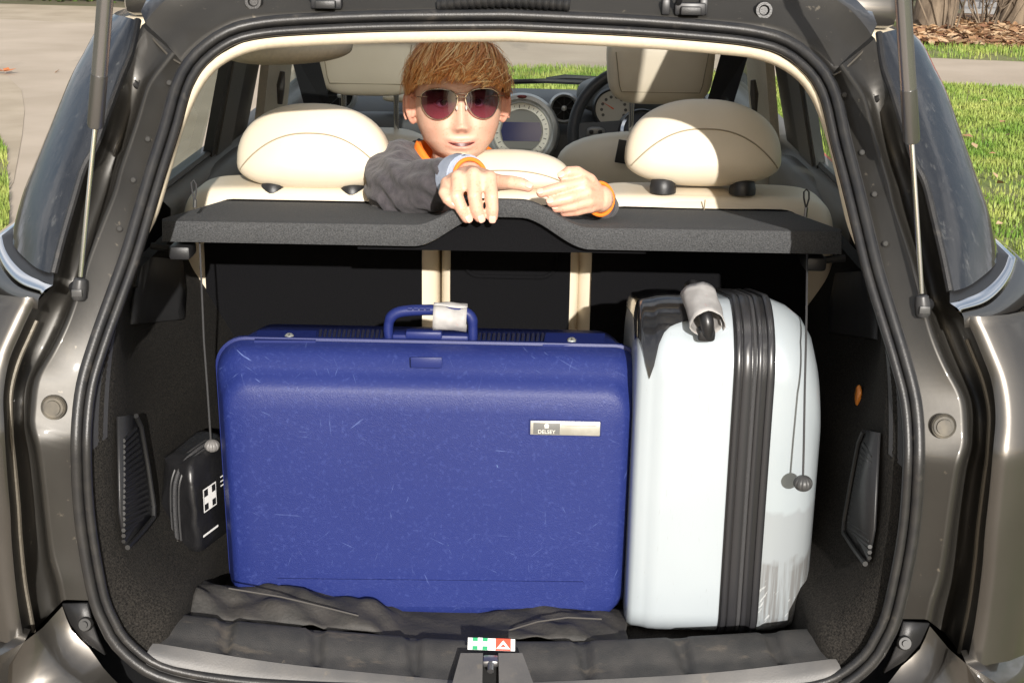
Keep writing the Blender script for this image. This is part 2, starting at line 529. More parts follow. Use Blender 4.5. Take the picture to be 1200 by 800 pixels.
# ---- trees, bushes, fence
bark = mat('bark', (.085, .062, .042), .95, 0, (.19, .145, .10), 14, bump=1.0, bscale=35, stretch=(1, 1, .25))
leafg = mat('tree_leaf', (.06, .09, .02), .6, 0, (.11, .14, .03), 3)
ivy = mat('hedge_leaf', (.03, .055, .012), .55, 0, (.08, .12, .025), 4)
def leaf_cloud(mb, pts, size, g, mi=0):
    for c in pts:
        u = Vector(g.normal(size=3)).normalized(); v = u.orthogonal().normalized()
        s = size * g.uniform(.6, 1.3)
        c = Vector(c)
        mb.add([c - u * s, c + v * s * .5, c + u * s, c - v * s * .5], [(0, 1, 2, 3)], mi)
def tree(px, py, r, h, label, seed, lean=(0, 0), leaves=700):
    g = np.random.default_rng(seed)
    b = PZ(px, py, 0)
    t = thing('tree', b, label, 'tree', 'trees beyond the road')
    mb = MB()
    path, rr = [], []
    for i in range(13):
        k = i / 12
        path.append(b + Vector((lean[0] * k + .05 * math.sin(5 * k + seed), lean[1] * k, h * .62 * k - .05)))
        rr.append(r * (1.35 - k * .35 if k < .12 else 1.12 - .75 * k) * (1 + .06 * math.sin(9 * k)))
    mb.tube(path, rr, 12)
    mb.build('trunk', bark, t)
    mb = MB(); cl = []
    for i in range(11):
        k = g.uniform(.45, 1)
        s = path[int(k * 12)]
        an = g.uniform(0, 6.28); L = h * g.uniform(.22, .42)
        p = [s + Vector((math.cos(an) * L * q, math.sin(an) * L * q, L * .75 * q + .12 * math.sin(6 * q + i))) for q in (0, .3, .6, 1)]
        mb.tube(p, [r * .38, r * .26, r * .16, r * .05], 6)
        for q in range(3):
            a2 = an + g.uniform(-1.2, 1.2); e = p[2]
            e2 = e + Vector((math.cos(a2), math.sin(a2), g.uniform(.2, .9))) * L * .5
            mb.tube([e, (e + e2) / 2 + Vector((0, 0, .05)), e2], [r * .13, r * .08, r * .03], 5)
            cl += [e2, p[3]]
    mb.build('branches', bark, t)
    mb = MB()
    pts = [Vector(cl[int(g.integers(len(cl)))]) + Vector(g.normal(size=3)) * .5 for _ in range(leaves)]
    leaf_cloud(mb, pts, .075, g)
    mb.build('crown', leafg, t, smooth=False)
tree(1088, 34, .22, 7.5, 'thick tree trunk leaning right just beside the right gas strut', 1, (.55, .2))
tree(1186, 31, .21, 8, 'upright tree trunk at the far right beyond the leaf litter', 2, (.1, .1))
def twigs(px, py, n, h, label, seed, spread=.35):
    g = np.random.default_rng(seed)
    b = PZ(px, py, 0)
    t = thing('bare_shrub', b, label, 'shrub', 'bare shrubs under the trees')
    mb = MB(); lv = []
    for i in range(n):
        an = g.uniform(0, 6.28); L = h * g.uniform(.6, 1.1); o = g.uniform(.0, .25)
        s = b + Vector((math.cos(an) * o, math.sin(an) * o, -.02))
        e = s + Vector((math.cos(an) * spread * L, math.sin(an) * spread * L, L))
        m1 = (s + e) / 2 + Vector(g.normal(size=3)) * .05
        mb.tube([s, m1, e], [.014, .010, .004], 5)
        for q in range(2):
            e2 = m1 + Vector((g.normal() * .3, g.normal() * .3, g.uniform(.2, .6)))
            mb.tube([m1, (m1 + e2) / 2, e2], [.007, .005, .003], 4)
            lv.append(e2)
    mb.build('stems', bark, t)
    mb = MB()
    leaf_cloud(mb, [q + Vector(g.normal(size=3)) * .08 for q in lv for _ in range(2)], .03, g)
    mb.build('buds', leafg, t, smooth=False)['kind'] = 'stuff'
for q in [(1150, 31, 9, 1.1, 'bare twiggy shrub left of the right-hand trunk', 3), (1160, 33, 8, 1.0, 'low leafless shrub between the two trunks', 4), (1112, 38, 4, 1.4, 'thin leaning saplings just right of the left trunk', 5), (1076, 26, 12, 1.3, 'leafy twigs growing beside the gas strut', 6)]:
    twigs(*q)
# railing far behind
fb = PZ(1190, 12, 0)
fence = thing('railing_fence', fb, 'black vertical bar railing far beyond the trees', 'fence')
railm = mat('railing_paint', (.03, .03, .032), .5)
for z in (.15, 1.0):
    MB().box((fb.x + 1.0, fb.y, z), (6.5, .04, .05)).build('rail', railm, fence)
bar = MB().box((fb.x - 2.2, fb.y, .55), (.025, .025, 1.1)).build('bar', railm, fence)
for i in range(1, 42):
    c = bar.copy(); COL.objects.link(c); c.location.x = i * .16
hut_b = PZ(1215, 6, 0)
hut = thing('shed', hut_b + Vector((0, 6, 0)), 'low red and grey shed behind the railing', 'shed')
MB().box((hut_b.x + 1.5, hut_b.y + 7, 1.1), (9, 3, 2.2), .05).build('wall', mat('shed_wall', (.3, .06, .045), .8, 0, (.4, .1, .07), 3), hut)
MB().box((hut_b.x + 1.5, hut_b.y + 7, 2.3), (9.6, 3.8, .25), .05).build('roof', mat('shed_roof', (.2, .2, .2), .8), hut)
MB().box((hut_b.x + 1.2, hut_b.y + 5.44, 1.0), (.9, .06, 2.0), .01).build('door', mat('shed_door', (.25, .25, .24), .7), hut)
for i in range(4):
    g = np.random.default_rng(20 + i)
    b = PZ([20, 70, 118, 175][i], [3, 4, 5, 6][i], 0) + Vector((0, .6, 0))
    t = thing('hedge_bush', b, ['dense dark green bush at the top left corner beyond the road', 'second dark green bush of the hedge beyond the road', 'dark green bush just left of the gas strut beyond the road', 'green bush behind the open tailgate strut beyond the road'][i], 'bush', 'hedge bushes beyond the road')
    mb = MB()
    for k in range(5):
        an = g.uniform(0, 6.28)
        mb.tube([b, b + Vector((math.cos(an) * .5, math.sin(an) * .4, 1.1))], [.03, .012], 5)
    mb.build('stems', bark, t)
    pts = []
    while len(pts) < 2600:
        q = g.uniform(-1, 1, 3)
        d = np.linalg.norm(q)
        if d > 1 or d < .35: continue
        f = 1 + .25 * math.sin(q[0] * 7 + i) * math.cos(q[2] * 6)
        pts.append(b + Vector((q[0] * 1.15 * f, q[1] * .9 * f, .95 + q[2] * .98 * f)))
    mb = MB()
    leaf_cloud(mb, pts, .055, g)
    mb.build('crown', ivy, t, smooth=False)

# ================================================================ THE CAR
from mathutils.bvhtree import BVHTree
car = thing('car', (0, 1.5, 0), 'dark grey hatchback with its tailgate open and cream leather seats inside', 'car')
N = 90
groove_px = [(578, 815), (450, 812), (320, 806), (250, 799), (200, 789), (170, 776), (141, 750), (127, 725), (117, 700), (107, 650), (100, 600), (97, 550), (97, 500), (103, 450), (118, 400), (136, 350), (154, 300), (169, 250), (184, 200), (200, 150), (213, 104), (227, 77), (250, 55), (275, 41), (305, 34), (350, 30), (450, 26), (590, 24.5)]
gp = catmull(groove_px, 110)
def loop(dpx, off):
    h = [S(x, y, off) for x, y in offpx(gp, dpx)]
    h[0].x = h[-1].x = 0
    return h + mirx(h)[::-1][1:-1]
# which way is outward: at the left side travel is upward (y falls) -> normal
outer = loop(7, 0.0)
if outer[40].x > loop(0, 0)[40].x:
    gp_sign = -1
else:
    gp_sign = 1
GS = gp_sign
seal = MB().tube(loop(7 * GS, -.004), .0078, 12, closed=True).build('tailgate_seal', rubber, car)
MB().tube(loop(-5.5 * GS, -.001), .0064, 12, closed=True).build('inner_bead', rubber, seal)
MB().loft([loop(14 * GS, .012), loop(0, .010), loop(-12 * GS, .012)], closed=True).build('seal_base', rubber, seal)

# --- inner frame round the opening (painted steel), left traced, right mirrored
R3 = [(103, 703), (93, 650), (86, 600), (82, 550), (82, 500), (88, 450), (103, 400), (120, 350), (138, 300), (155, 250), (170, 200), (185, 150), (199, 105), (214, 74)]
R4 = [(74, 703), (70, 680), (61, 650), (56, 612), (52, 575), (45, 525), (37, 498), (37, 482), (42, 445), (60, 415), (71, 395), (82, 370), (97, 325), (105, 300), (120, 262), (135, 225), (142, 198), (150, 175), (162, 140), (172, 107), (180, 92), (204, 63)]
R4b = [(52, 732), (44, 700), (38, 650), (33, 612), (30, 575), (27, 525), (24, 497), (23, 470), (28, 440), (42, 405), (54, 382), (68, 352), (82, 318), (90, 292), (103, 255), (115, 222), (122, 198), (130, 175), (142, 138), (153, 102), (162, 80), (187, 44)]
R5 = [(28, 750), (20, 700), (14, 640), (12, 600), (8, 550), (5, 500), (4, 462), (10, 425), (22, 395), (40, 358), (58, 338), (66, 315), (75, 275), (86, 235), (97, 198), (110, 172), (125, 132), (140, 92), (152, 62), (166, 30)]
def fields(pts, off, n=N):
    return curve(pts, n, off)
r3, r3b, r4 = fields([(p[0] + 6, p[1]) for p in R3], .02), fields(R3, .016), fields(R4, -.004)
r4i = [a * .12 + b * .88 for a, b in zip(r3b, r4)]
for p in r4i: p.y += .002
R4g = [(a * .68 + c * .32, b * .68 + d * .32) for (a, b), (c, d) in zip(catmull(R4, 40), catmull(R5, 40))]
r4b, r5 = fields(R4g, .13), fields(R5, -.008)
for k_, q_ in enumerate(fields(R4g, .014)):        # the gutter runs out at the roof
    w_ = min(1, max(0, (k_ - N + 20) / 16))
    r4b[k_] = r4b[k_].lerp(q_, w_ * w_ * (3 - 2 * w_))
r4o = [a * .7 + b * .3 for a, b in zip(r4, r4b)]
r5i = [a * .25 + b * .75 + Vector((0, -.004, 0)) for a, b in zip(r4b, r5)]
def frame_side(s):
    sd_ = lambda r: side(r, s)
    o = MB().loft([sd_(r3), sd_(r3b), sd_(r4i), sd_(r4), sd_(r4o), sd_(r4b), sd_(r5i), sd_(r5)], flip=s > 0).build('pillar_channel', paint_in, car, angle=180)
    # round plug, rubber stop, bolts
    def pt(px, py, off): return side([S(px, py, off)], s)[0]
    c = pt(63, 477, .002)
    MB().lathe(c, (0, -1, .1), [(.0001, .006), (.010, .006), (.0105, .0035), (.0135, .0035), (.0145, .002), (.0165, .004), (.0175, 0)], 28).build('drain_plug', mat('plug_plastic', (.06, .056, .048), .5, 0, (.13, .115, .09), 50), o)
    c = pt(163, 93, .030)
    MB().lathe(c, (-.75 * s, -.75, .3), [(.0001, .004), (.004, .0045), (.005, .003), (.010, .004), (.014, .001), (.015, -.008)], 24).build('rubber_stop', rubber, o)
    for q in [(198, 97), (173, 163), (156, 211), (140, 268)]:
        MB().lathe(pt(*q, .005), (0, -1, .3), [(.0001, .0006), (.003, .0004), (.0042, -.001)], 12).build('rivet', mat('rivet_dull', (.03, .029, .027), .8), o)
    # weatherstrip bead outside the channel
    bead = [a * .35 + b * .65 + Vector((0, -.004, 0)) for a, b in zip(r4b, r5)][0:46]
    MB().tube(side(bead, s), .0045, 8).build('bead', mat('bead_sealant', (.13, .115, .09), .5, .4, bump=.4, bscale=120), o)
    # dark corner plate with bolt
    pl = [S(x, y, .014) for x, y in [(74, 706), (103, 706), (108, 728), (116, 750), (124, 766), (100, 750), (84, 730)]]
    MB().poly(side(pl, s)).build('corner_plate', blackpl, o, solid=.006)
    c = pt(100, 731, .004)
    MB().lathe(c, (0, -1, .35), [(.0001, .007), (.0045, .007), (.0048, .003), (.0085, .003), (.010, .0), (.0105, -.004)], 20).build('bolt', mat('bolt_zinc', (.04, .04, .04), .5, .6), o)
    # seam where the roof channel meets the pillar
    sm = [S(x, y, .004) for x, y in [(167, 32), (185, 52), (200, 68), (212, 75)]]
    MB().tube(side(sm, s), .0016, 6).build('seam', mat('seam_sealer', (.05, .043, .033), .6), o)
both(frame_side)

# --- header above the opening
H0 = [(207, 72), (216, 60), (232, 44), (255, 28), (275, 19), (300, 15), (350, 12), (450, 9), (590, 6)]
H1 = [(196, 52), (206, 38), (224, 20), (250, 6), (275, -2), (300, -6), (350, -9), (450, -12), (590, -15)]
H2 = [(170, 27), (182, 12), (202, -6), (235, -24), (265, -32), (300, -36), (350, -40), (450, -43), (590, -46)]
def full(pts, n, off):
    h = curve(pts, n, off); h[-1].x = 0
    return h + mirx(h)[::-1][1:]
ha, hb, hc, hd = full([(p[0] + 3, p[1] + 6) for p in H0], 40, .016), full(H0, 40, .012), full(H1, 40, .03), full(H2, 40, .005)
hm = MB().loft([ha, hb, hc, hd])
for s in (-1, 1):
    ce = [side([r[-1]], s)[0] for r in (r3, r3b, r4i, r4, r4o, r4b, r5i, r5)]
    hs = [r[0] if s < 0 else r[-1] for r in (ha, hb, hc, hd)]
    h8 = [Vector(q) for q in catmull([tuple(p) for p in hs], 8)]
    hm.loft([ce, h8], flip=s < 0)
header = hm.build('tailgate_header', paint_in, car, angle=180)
# hinges, wiring boot, grommets on the header
hingem = mat('hinge_plastic', (.02, .02, .022), .4)
for s in (-1, 1):
    c = side([S(383, 3, .006)], s)[0]
    h = MB().box(c, (.046, .02, .018), .003).build('hinge', hingem, header)
    MB().box(c + Vector((0, -.014, -.002)), (.03, .014, .012), .002).build('hinge_recess', blackpl, h)
    MB().tube([c + Vector((-.018, -.012, .01)), c + Vector((-.018, -.03, .02)), c + Vector((-.018, -.05, .05))], .005, 8).build('hinge_arm', hingem, h)
    g_ = side([S(297, 2, .012)], s)[0]
    MB().lathe(g_, (0, -1, .1), [(.0001, -.002), (.006, -.002), (.008, .004), (.012, .004), (.014, -.004)], 20).build('grommet', rubber, header)
path = [S(x, y, -.006) for x, y in np.stack([np.linspace(512, 668, 60), 6 - 5 * np.sin(np.linspace(0, math.pi, 60))], 1)]
MB().tube(path, [.0095 + .0018 * math.sin(i * 2.1) for i in range(60)], 12).build('wiring_boot', rubber, header)
for q in [(780, 8), (824, 8)]:
    MB().box(S(q[0], q[1], .006), (.012, .02, .022), .002).build('bracket', hingem, header)

# --- cream surround and dark boot surround
UP = [(169, 284), (186, 250), (201, 200), (216, 150), (237, 103), (262, 76), (300, 60), (350, 55), (450, 51), (590, 49)]
UPo = [(161, 284), (177, 250), (192, 200), (208, 150), (224, 108), (240, 80), (262, 62), (300, 45), (350, 40), (450, 37), (590, 35)]
ua = full(UPo, 60, .012); ub = full([(a * .4 + c * .6, b * .4 + d * .6) for (a, b), (c, d) in zip(catmull(UP, 30), catmull(UPo, 30))], 60, .014)
uc = full(UP, 60, .035)
ud = [p + Vector((math.copysign(.03, p.x) * min(1, abs(p.x) / .3), .10, .012)) for p in uc]
hl = MB().loft([ua, ub, uc, ud]).build('headliner_surround', lining, car, angle=180)
LOW = [(168, 284), (152, 335), (142, 370), (137, 400), (133, 450), (131, 500), (131, 560), (134, 600), (140, 637), (150, 662), (162, 682), (182, 703), (205, 714)]
LOWo = [(161, 284), (148, 320), (132, 365), (122, 400), (110, 450), (106, 500), (106, 550), (109, 600), (116, 650), (127, 700), (138, 725), (153, 752), (180, 766)]
la, lb = curve(LOWo, 60, .012), curve(LOW, 60, .05)
lbm = [a * .45 + b * .55 + Vector((0, -.006, 0)) for a, b in zip(la, lb)]
LA, LBM, LB = la, lbm, lb
def boot_side(s):
    r = []
    for Y, inn, dz in [(.16, .0, -.005), (.28, .006, -.01), (.42, .02, -.015), (.55, .035, -.02), (.68, .035, -.02), (.80, .03, -.02)]:
        ring = []
        for p in LB:
            hgt = min(1, max(0, (1.0 - p.z) / .15))
            wob = .6 + .4 * math.sin((p.z - .6) * 6)
            x = p.x + inn * hgt * wob - .075 * min(1, max(0, (Y - .12) / .3)) * min(1, max(0, (p.z - .88) / .16))
            ring.append(Vector((x, Y, min(p.z, 1.09 + .3 * max(0, .3 - Y)) + dz * min(1, max(0, (.95 - p.z) / .2)))))
        ring.append(ring[-1] + Vector((.006, 0, -.02))); ring.append(Vector((ring[-1].x + .004, Y, .58)))
        r.append(ring)
    cap_ = lambda q, dy: q + [q[-1] + Vector((.004, dy, -.03)), q[-1] + Vector((.006, dy, -.09))]
    la, lbm, lb = cap_(LA, .01), cap_(LBM, .02), cap_(LB, .03)
    o = MB().loft([side(q, s) for q in [la, lbm, lb] + r], flip=s > 0).build('boot_side_trim', carpet, car, angle=180)
    if s > 0:
        wr_ = MB().loft([side(q, s) for q in [la, lbm, lb] + r])
        RWALL.append(BVHTree.FromPolygons([Vector(v_) for v_ in wr_.v], wr_.f))
    # dark plastic strip along the seal
    st0 = [a * .98 + b * .02 + Vector((0, -.004, 0)) for a, b in zip(la, lb)][2:30]
    st1 = [a * .15 + b * .85 + Vector((0, -.005, 0)) for a, b in zip(la, lb)][2:30]
    MB().loft([side(st0, s), side(st1, s)], flip=s > 0).build('pillar_trim', mat('soft_black_trim', (.03, .03, .031), .5, bump=.2, bscale=900), o)
    # ribbed grille
    q = [(134, 488), (150, 486), (157, 498), (172, 590), (172, 605), (142, 638), (136, 600)]
    wm = MB().loft([la, lbm, lb] + r)
    wb = BVHTree.FromPolygons([Vector(v_) for v_ in wm.v], wm.f)
    def wallx(px, py):
        d_ = ray(px, py).normalized()
        hit = wb.ray_cast(CAM, d_)
        return side([hit[0] - d_ * .004 + Vector((.001, 0, 0))], s)[0]
    base = [wallx(*k) + Vector((.004 * -s, 0, 0)) for k in q]
    fr = MB().poly(base if s < 0 else base[::-1]).build('side_grille', blackpl, o, solid=.004)
    rib = MB()
    for i in range(19):
        t = i / 18
        yb = 508 + t * 118
        xa, xb = 138, min(168, 151 + (yb - 500) * .18)
        if yb > 605: xb = 168 - (yb - 605) * 1.0
        a = wallx(xa, yb + 8) + Vector((.007 * -s, 0, 0)); b = wallx(xb, yb - 6) + Vector((.007 * -s, 0, 0))
        rib.tube([a, (a + b) / 2, b], .0032, 6)
    rib.build('ribs', mat('rib_plastic', (.012, .012, .012), .5), fr)['kind'] = 'stuff'
    up = [wallx(x, y) + Vector((.008 * -s, 0, 0)) for x, y in [(152, 487), (158, 500), (166, 545), (173, 592), (173, 606), (158, 624), (142, 641)]]
    MB().tube(up, .0038, 8).build('grille_edge', mat('rib_plastic', (.03, .03, .03), .5), fr)
    # upper boot corner trim (black plastic beside the seat)
    try:
        tp_ = [[wallx(lerp_(168, 212, u_), lerp_(300, 306, u_)), wallx(lerp_(156, 216, u_), lerp_(345, 340, u_)), wallx(lerp_(152, 214, u_), lerp_(380, 374, u_))] for u_ in np.linspace(0, 1, 8)]
        MB().loft(tp_, flip=s < 0).build('corner_trim', mat('soft_black_trim', (.03, .03, .031), .5), o, solid=.006)
    except Exception as e_:
        print('corner trim', e_)
    return o
RWALL = []
lerp_ = lambda a, b, t: a + (b - a) * t
both(boot_side)
lens = RWALL[0].ray_cast(CAM, ray(1008, 463).normalized())[0] + Vector((-.003, 0, 0))
MB().sup(lens, (.004, .012, .017), .7, .7, 16, 10, rot=Matrix.Rotation(.5, 3, 'X')).build('orange_spot', mat('orange_gloss', (.75, .25, .04), .15, coat=1), car)  # small glossy orange oval set on the right boot wall

# --- boot floor, cabin floor, loading sill
MB().box((0, .44, .59), (1.06, .74, .02), .004).build('boot_floor', carpet, car)
MB().box((0, 1.85, .33), (1.5, 2.3, .04), .01).build('cabin_floor', carpet, car)
MB().box((0, .40, .40), (1.3, .8, .3), .03).build('spare_well', blackpl, car)
U = [(205, 714), (330, 727), (480, 740), (590, 745)]
L = [(180, 753), (330, 777), (520, 796), (590, 800)]
def fullP(pts, n, Y):
    h = [P(x, y, Y) for x, y in catmull(pts, n)]
    h[-1].x = 0
    return h + mirx(h)[::-1][1:]
us, ls = fullP(U, 90, .10), fullP(L, 90, .02)
sillm = mat('sill_plastic', (.024, .024, .024), .7, 0, (.04, .038, .036), 30, bump=.5, bscale=700)
marks(sillm, (.17, .14, .105), 16, (1, 2.5, 1), .58, .78, .5, seed=1)
marks(sillm, (.3, .25, .18), 60, (1, 1, 1), .72, .76, .7, seed=6)
rings = []
for i in range(14):
    t = i / 13
    ring = []
    for a, b in zip(us, ls):
        p = a.lerp(b, t)
        p.z += .006 * math.sin(math.pi * min(1, t * 1.3)) - (.01 * (1 - t * 6) if t < .166 else 0)
        for gx in (-.385, -.255, -.115, .13, .27, .40):
            wd = .008 + .008 * (1 - t)
            d = abs(p.x - gx - .012 * (t - .5)) / wd
            if d < 1 and .05 < t < .93:
                p.z -= .011 * (1 - d * d) * math.sin(math.pi * t) ** .6
        ring.append(p)
    rings.append(ring)
back = [p + Vector((0, .02, -.06)) for p in us]
sill = MB().loft([back] + rings).build('loading_sill', sillm, car, angle=55)
stripm = mat('sill_strip', (.085, .083, .082), .5, bump=.15, bscale=400, col2=(.11, .105, .1), scale=20)
marks(stripm, (.22, .18, .13), 30, (1, 1, 1), .6, .75, .6, seed=9)
lo2 = full([(172, 762), (250, 787), (320, 794), (450, 801), (590, 803)], 90, .006)
e0 = [p + Vector((0, -.001, .001)) for p in ls]
e2 = [Vector((p.x, p.y - .008, p.z - .004)) for p in lo2]
e3 = [Vector((p.x, p.y - .006, p.z - .03)) for p in lo2]
MB().loft([e0, [a.lerp(b, .5) + Vector((0, 0, .002)) for a, b in zip(e0, e2)], e2, e3]).build('sill_strip', stripm, sill, angle=180)
# warning-kit sticker
st = mat('sticker_white', (.8, .8, .78), .35); sg = mat('sticker_green', (.04, .35, .15), .35); sr = mat('sticker_red', (.72, .09, .05), .35)
A, B_, D_ = P(548.5, 750, .062), P(603.5, 752, .062), P(548, 764, .045)
eu, ev = (B_ - A), (D_ - A)
nn = eu.cross(ev).normalized()
if nn.y > 0: nn = -nn
mbk = MB()
def quad(u0, v0, u1, v1, k, mi):
    mbk.poly([A + eu * u + ev * v + nn * k for u, v in ((u0, v0), (u1, v0), (u1, v1), (u0, v1))], mi)
K = .008
quad(0, 0, 1, 1, K, 0)
quad(.10, .0, .42, 1, K + .0004, 1)
quad(.21, .0, .31, 1, K + .0008, 0); quad(.10, .30, .42, .70, K + .0009, 0)
quad(.59, 0, .91, 1, K + .0004, 2)
mbk.poly([A + eu * u + ev * v + nn * (K + .0008) for u, v in ((.75, .16), (.90, .88), (.60, .88))], 0)
mbk.poly([A + eu * u + ev * v + nn * (K + .0012) for u, v in ((.75, .48), (.81, .72), (.69, .72))], 2)
mbk.build('warning_sticker', [st, sg, sr], sill, smooth=False)
# latch housing
c = P(577, 793, -.005)
lk = MB()
lt = [P(541, 771, .03), P(611, 772, .03)]; lb_ = [P(526, 812, -.035), P(630, 813, -.035)]
h = Vector((0, -.006, .012))
def hous(x0, x1, x0b, x1b):
    a, b, c_, d = P(x0, 771, .035) + h, P(x1, 771, .035) + h, P(x1b, 815, -.03) + h, P(x0b, 815, -.03) + h
    dn = Vector((0, .01, -.05))
    lk.add([a, b, c_, d, a + dn, b + dn, c_ + dn, d + dn], [(0, 1, 2, 3)[::-1], (0, 4, 5, 1)[::-1], (1, 5, 6, 2)[::-1], (2, 6, 7, 3)[::-1], (3, 7, 4, 0)[::-1]])
hous(540, 566, 528, 565); hous(584, 612, 585, 628)
la_ = lk.build('latch_housing', stripm, sill, smooth=False)
lk = MB(); lk.poly([P(564, 771, .034), P(586, 771, .034), P(588, 820, -.02), P(562, 820, -.02)][::-1])
lk.build('latch_slot', mat('deep_black', (.004, .004, .004), .9), la_, smooth=False)
MB().box(P(575, 774, .02), (.022, .02, .010), .003).build('striker', steel, la_)
MB().tube([P(575, 777, .012), P(575, 786, .0)], .005, 10).build('latch_hook', steel, la_)

# --- quarter window glass wrapping the corner, trim, chrome
qi = [(62, 321), (72, 282), (85, 237), (97, 198), (111, 172), (126, 132), (141, 92), (153, 62), (161, 24)]
qo = [(14, 280), (17, 262), (27, 226), (39, 196), (60, 145), (82, 92), (98, 62), (114, 34), (134, 16)]
qm = [(a * .5 + c * .5, b * .5 + d * .5 + (10 if i == 0 else 0)) for i, ((a, b), (c, d)) in enumerate(zip(qi, qo))]
gi, gm, go = curve(qi, 40, -.012), curve(qm, 40, .005), curve(qo, 40, .075)
gside = [p + Vector((-.012, .14, .0)) for p in go]
gside2 = [p + Vector((-.012, .35, .0)) for p in go]
qglass = mat('dark_quarter_glass', (.016, .017, .019), .05, 0, coat=0.0, spec=1.0)
nt, b = nodes(qglass)                   # water marks and dried dirt dulling the gloss
tcn = nt.nodes.new('ShaderNodeTexCoord'); mpn = nt.nodes.new('ShaderNodeMapping'); mpn.inputs['Scale'].default_value = (1, 1, .3)
nz = addnode(nt, 'ShaderNodeTexNoise', Scale=55.0, Detail=6.0, Distortion=1.5)
rp = nt.nodes.new('ShaderNodeValToRGB'); rp.color_ramp.elements[0].position = .5; rp.color_ramp.elements[1].position = .75
rp.color_ramp.elements[0].color = (.06, .06, .06, 1); rp.color_ramp.elements[1].color = (.3, .3, .3, 1)
nt.links.new(tcn.outputs['Object'], mpn.inputs[0]); nt.links.new(mpn.outputs[0], nz.inputs['Vector']); nt.links.new(nz.outputs['Fac'], rp.inputs[0]); nt.links.new(rp.outputs[0], b.inputs['Roughness'])
bp = nt.nodes.new('ShaderNodeBump'); bp.inputs['Strength'].default_value = .12; bp.inputs['Distance'].default_value = .002
nt.links.new(nz.outputs['Fac'], bp.inputs['Height']); nt.links.new(bp.outputs[0], b.inputs['Normal'])
marks(qglass, (.20, .20, .19), 34, (1.6, 1.6, .45), .60, .78, .4, seed=12)
def quarter(s):
    dens = []
    rs = [gi, gm, go, gside, gside2]
    # smooth interpolation between the traced curves
    for k in range(40):
        pass
    rings = []
    for t in np.linspace(0, 4, 25):
        i = min(3, int(t)); u = t - i
        r = []
        for k in range(40):
            p = [rs[max(0, i - 1)][k], rs[i][k], rs[i + 1][k], rs[min(4, i + 2)][k]]
            r.append(.5 * (2 * p[1] + (p[2] - p[0]) * u + (2 * p[0] - 5 * p[1] + 4 * p[2] - p[3]) * u * u + (3 * p[1] - p[0] - 3 * p[2] + p[3]) * u ** 3))
        rings.append(r)
    o = MB().loft([side(r, s) for r in rings], flip=s < 0).build('quarter_window', qglass, car, angle=180)
    MB().tube(side([a + Vector((0, .003, 0)) for a in gi], s), .0055, 8).build('window_gasket', rubber, o)
    # trim below the glass
    b0 = curve([(62, 321), (40, 310), (26, 300), (16, 285), (12, 276)], 24, 0); b0 = [S(*q, o_) for q, o_ in zip(catmull([(63, 322), (38, 308), (25, 299), (16, 285), (12, 274)], 24), np.linspace(-.012, .08, 24))]
    b1 = [S(*q, o_) for q, o_ in zip(catmull([(62, 334), (34, 323), (17, 309), (6, 292), (2, 276)], 24), np.linspace(-.02, .085, 24))]
    b2 = [S(*q, o_) for q, o_ in zip(catmull([(48, 345), (22, 336), (6, 320), (-4, 300), (-8, 280)], 24), np.linspace(-.024, .09, 24))]
    b3 = [S(*q, o_) for q, o_ in zip(catmull([(44, 362), (12, 358), (-10, 345), (-26, 324), (-34, 300)], 24), np.linspace(-.012, .11, 24))]
    ext = lambda r: r + [r[-1] + Vector((-.01, .15, .0)), r[-1] + Vector((-.012, .4, .0))]
    b0, b1, b2, b3 = ext(b0), ext(b1), ext(b2), ext(b3)
    MB().loft([side(r, s) for r in ([p + Vector((0, .012, .004)) for p in b2], [p.lerp(q, .4) + Vector((0, -.004, .003)) for p, q in zip(b2, b3)], b3)], flip=s < 0).build('shoulder_fill', paint, o, angle=180)
    MB().loft([side(r, s) for r in ([p + Vector((0, .01, 0)) for p in b0], b0, b1)], flip=s < 0).build('window_trim', blackpl, o, angle=180)
    MB().loft([side(r, s) for r in (b1, [(a + c) / 2 + Vector((0, -.006, .002)) for a, c in zip(b1, b2)], b2, [p + Vector((0, .02, -.004)) for p in b2])], flip=s < 0).build('chrome_strip', chrome, o, angle=180)
both(quarter)

# --- outer body panels
k0 = [p for p in r5 if p.z < S(50, 345).z]
k0 = k0 + [S(44, 347, -.01)]
def panel(s):
    rr = []
    for dx, dy in [(.0, 0), (-.006, -.006), (-.02, -.008), (-.06, .006), (-.11, .04)]:
        rr.append([p + Vector((dx, dy, 0)) for p in k0])
    for x, Y in [(-.80, .20), (-.835, .40), (-.845, .8), (-.85, 1.6), (-.85, 2.6), (-.83, 3.2)]:
        rr.append([Vector((x + .10 * max(0, (p.z - .95)), Y, p.z if Y < .5 else min(p.z, 1.0 + .03 * (p.z - 1)))) for p in k0])
    o = MB().loft([side(r, s) for r in rr], flip=s > 0).build('quarter_panel', paint, car, angle=180)
    ys_ = (.26, .35, .6, 1.0, 2.0, 2.9)
    up_ = [Vector((-.735 + .03 * min(1, max(0, Y - .3)), Y, z)) for Y, z in zip(ys_, (1.135, 1.12, 1.085, 1.06, 1.06, 1.05))]
    dn_ = [Vector((x, Y, z)) for x, Y, z in zip((-.79, -.825, -.84, -.846, -.85, -.84), ys_, (1.04, 1.0, .985, .98, .98, .96))]
    MB().loft([side(up_, s), side([(a + c) / 2 + Vector((-.012, 0, .012)) for a, c in zip(up_, dn_)], s), side(dn_, s)], flip=s > 0).build('shoulder_panel', paint, o, angle=180)
    lowr = [[Vector((x, Y, z)) for z in (.22, .4, .6, k0[0].z + .01)] for x, Y in [(-.70, .12), (-.80, .24), (-.835, .5), (-.845, .9), (-.845, 2.6), (-.82, 3.3)]]
    MB().loft([side(r, s) for r in lowr], flip=s > 0).build('lower_panel', paint, o)
both(panel)
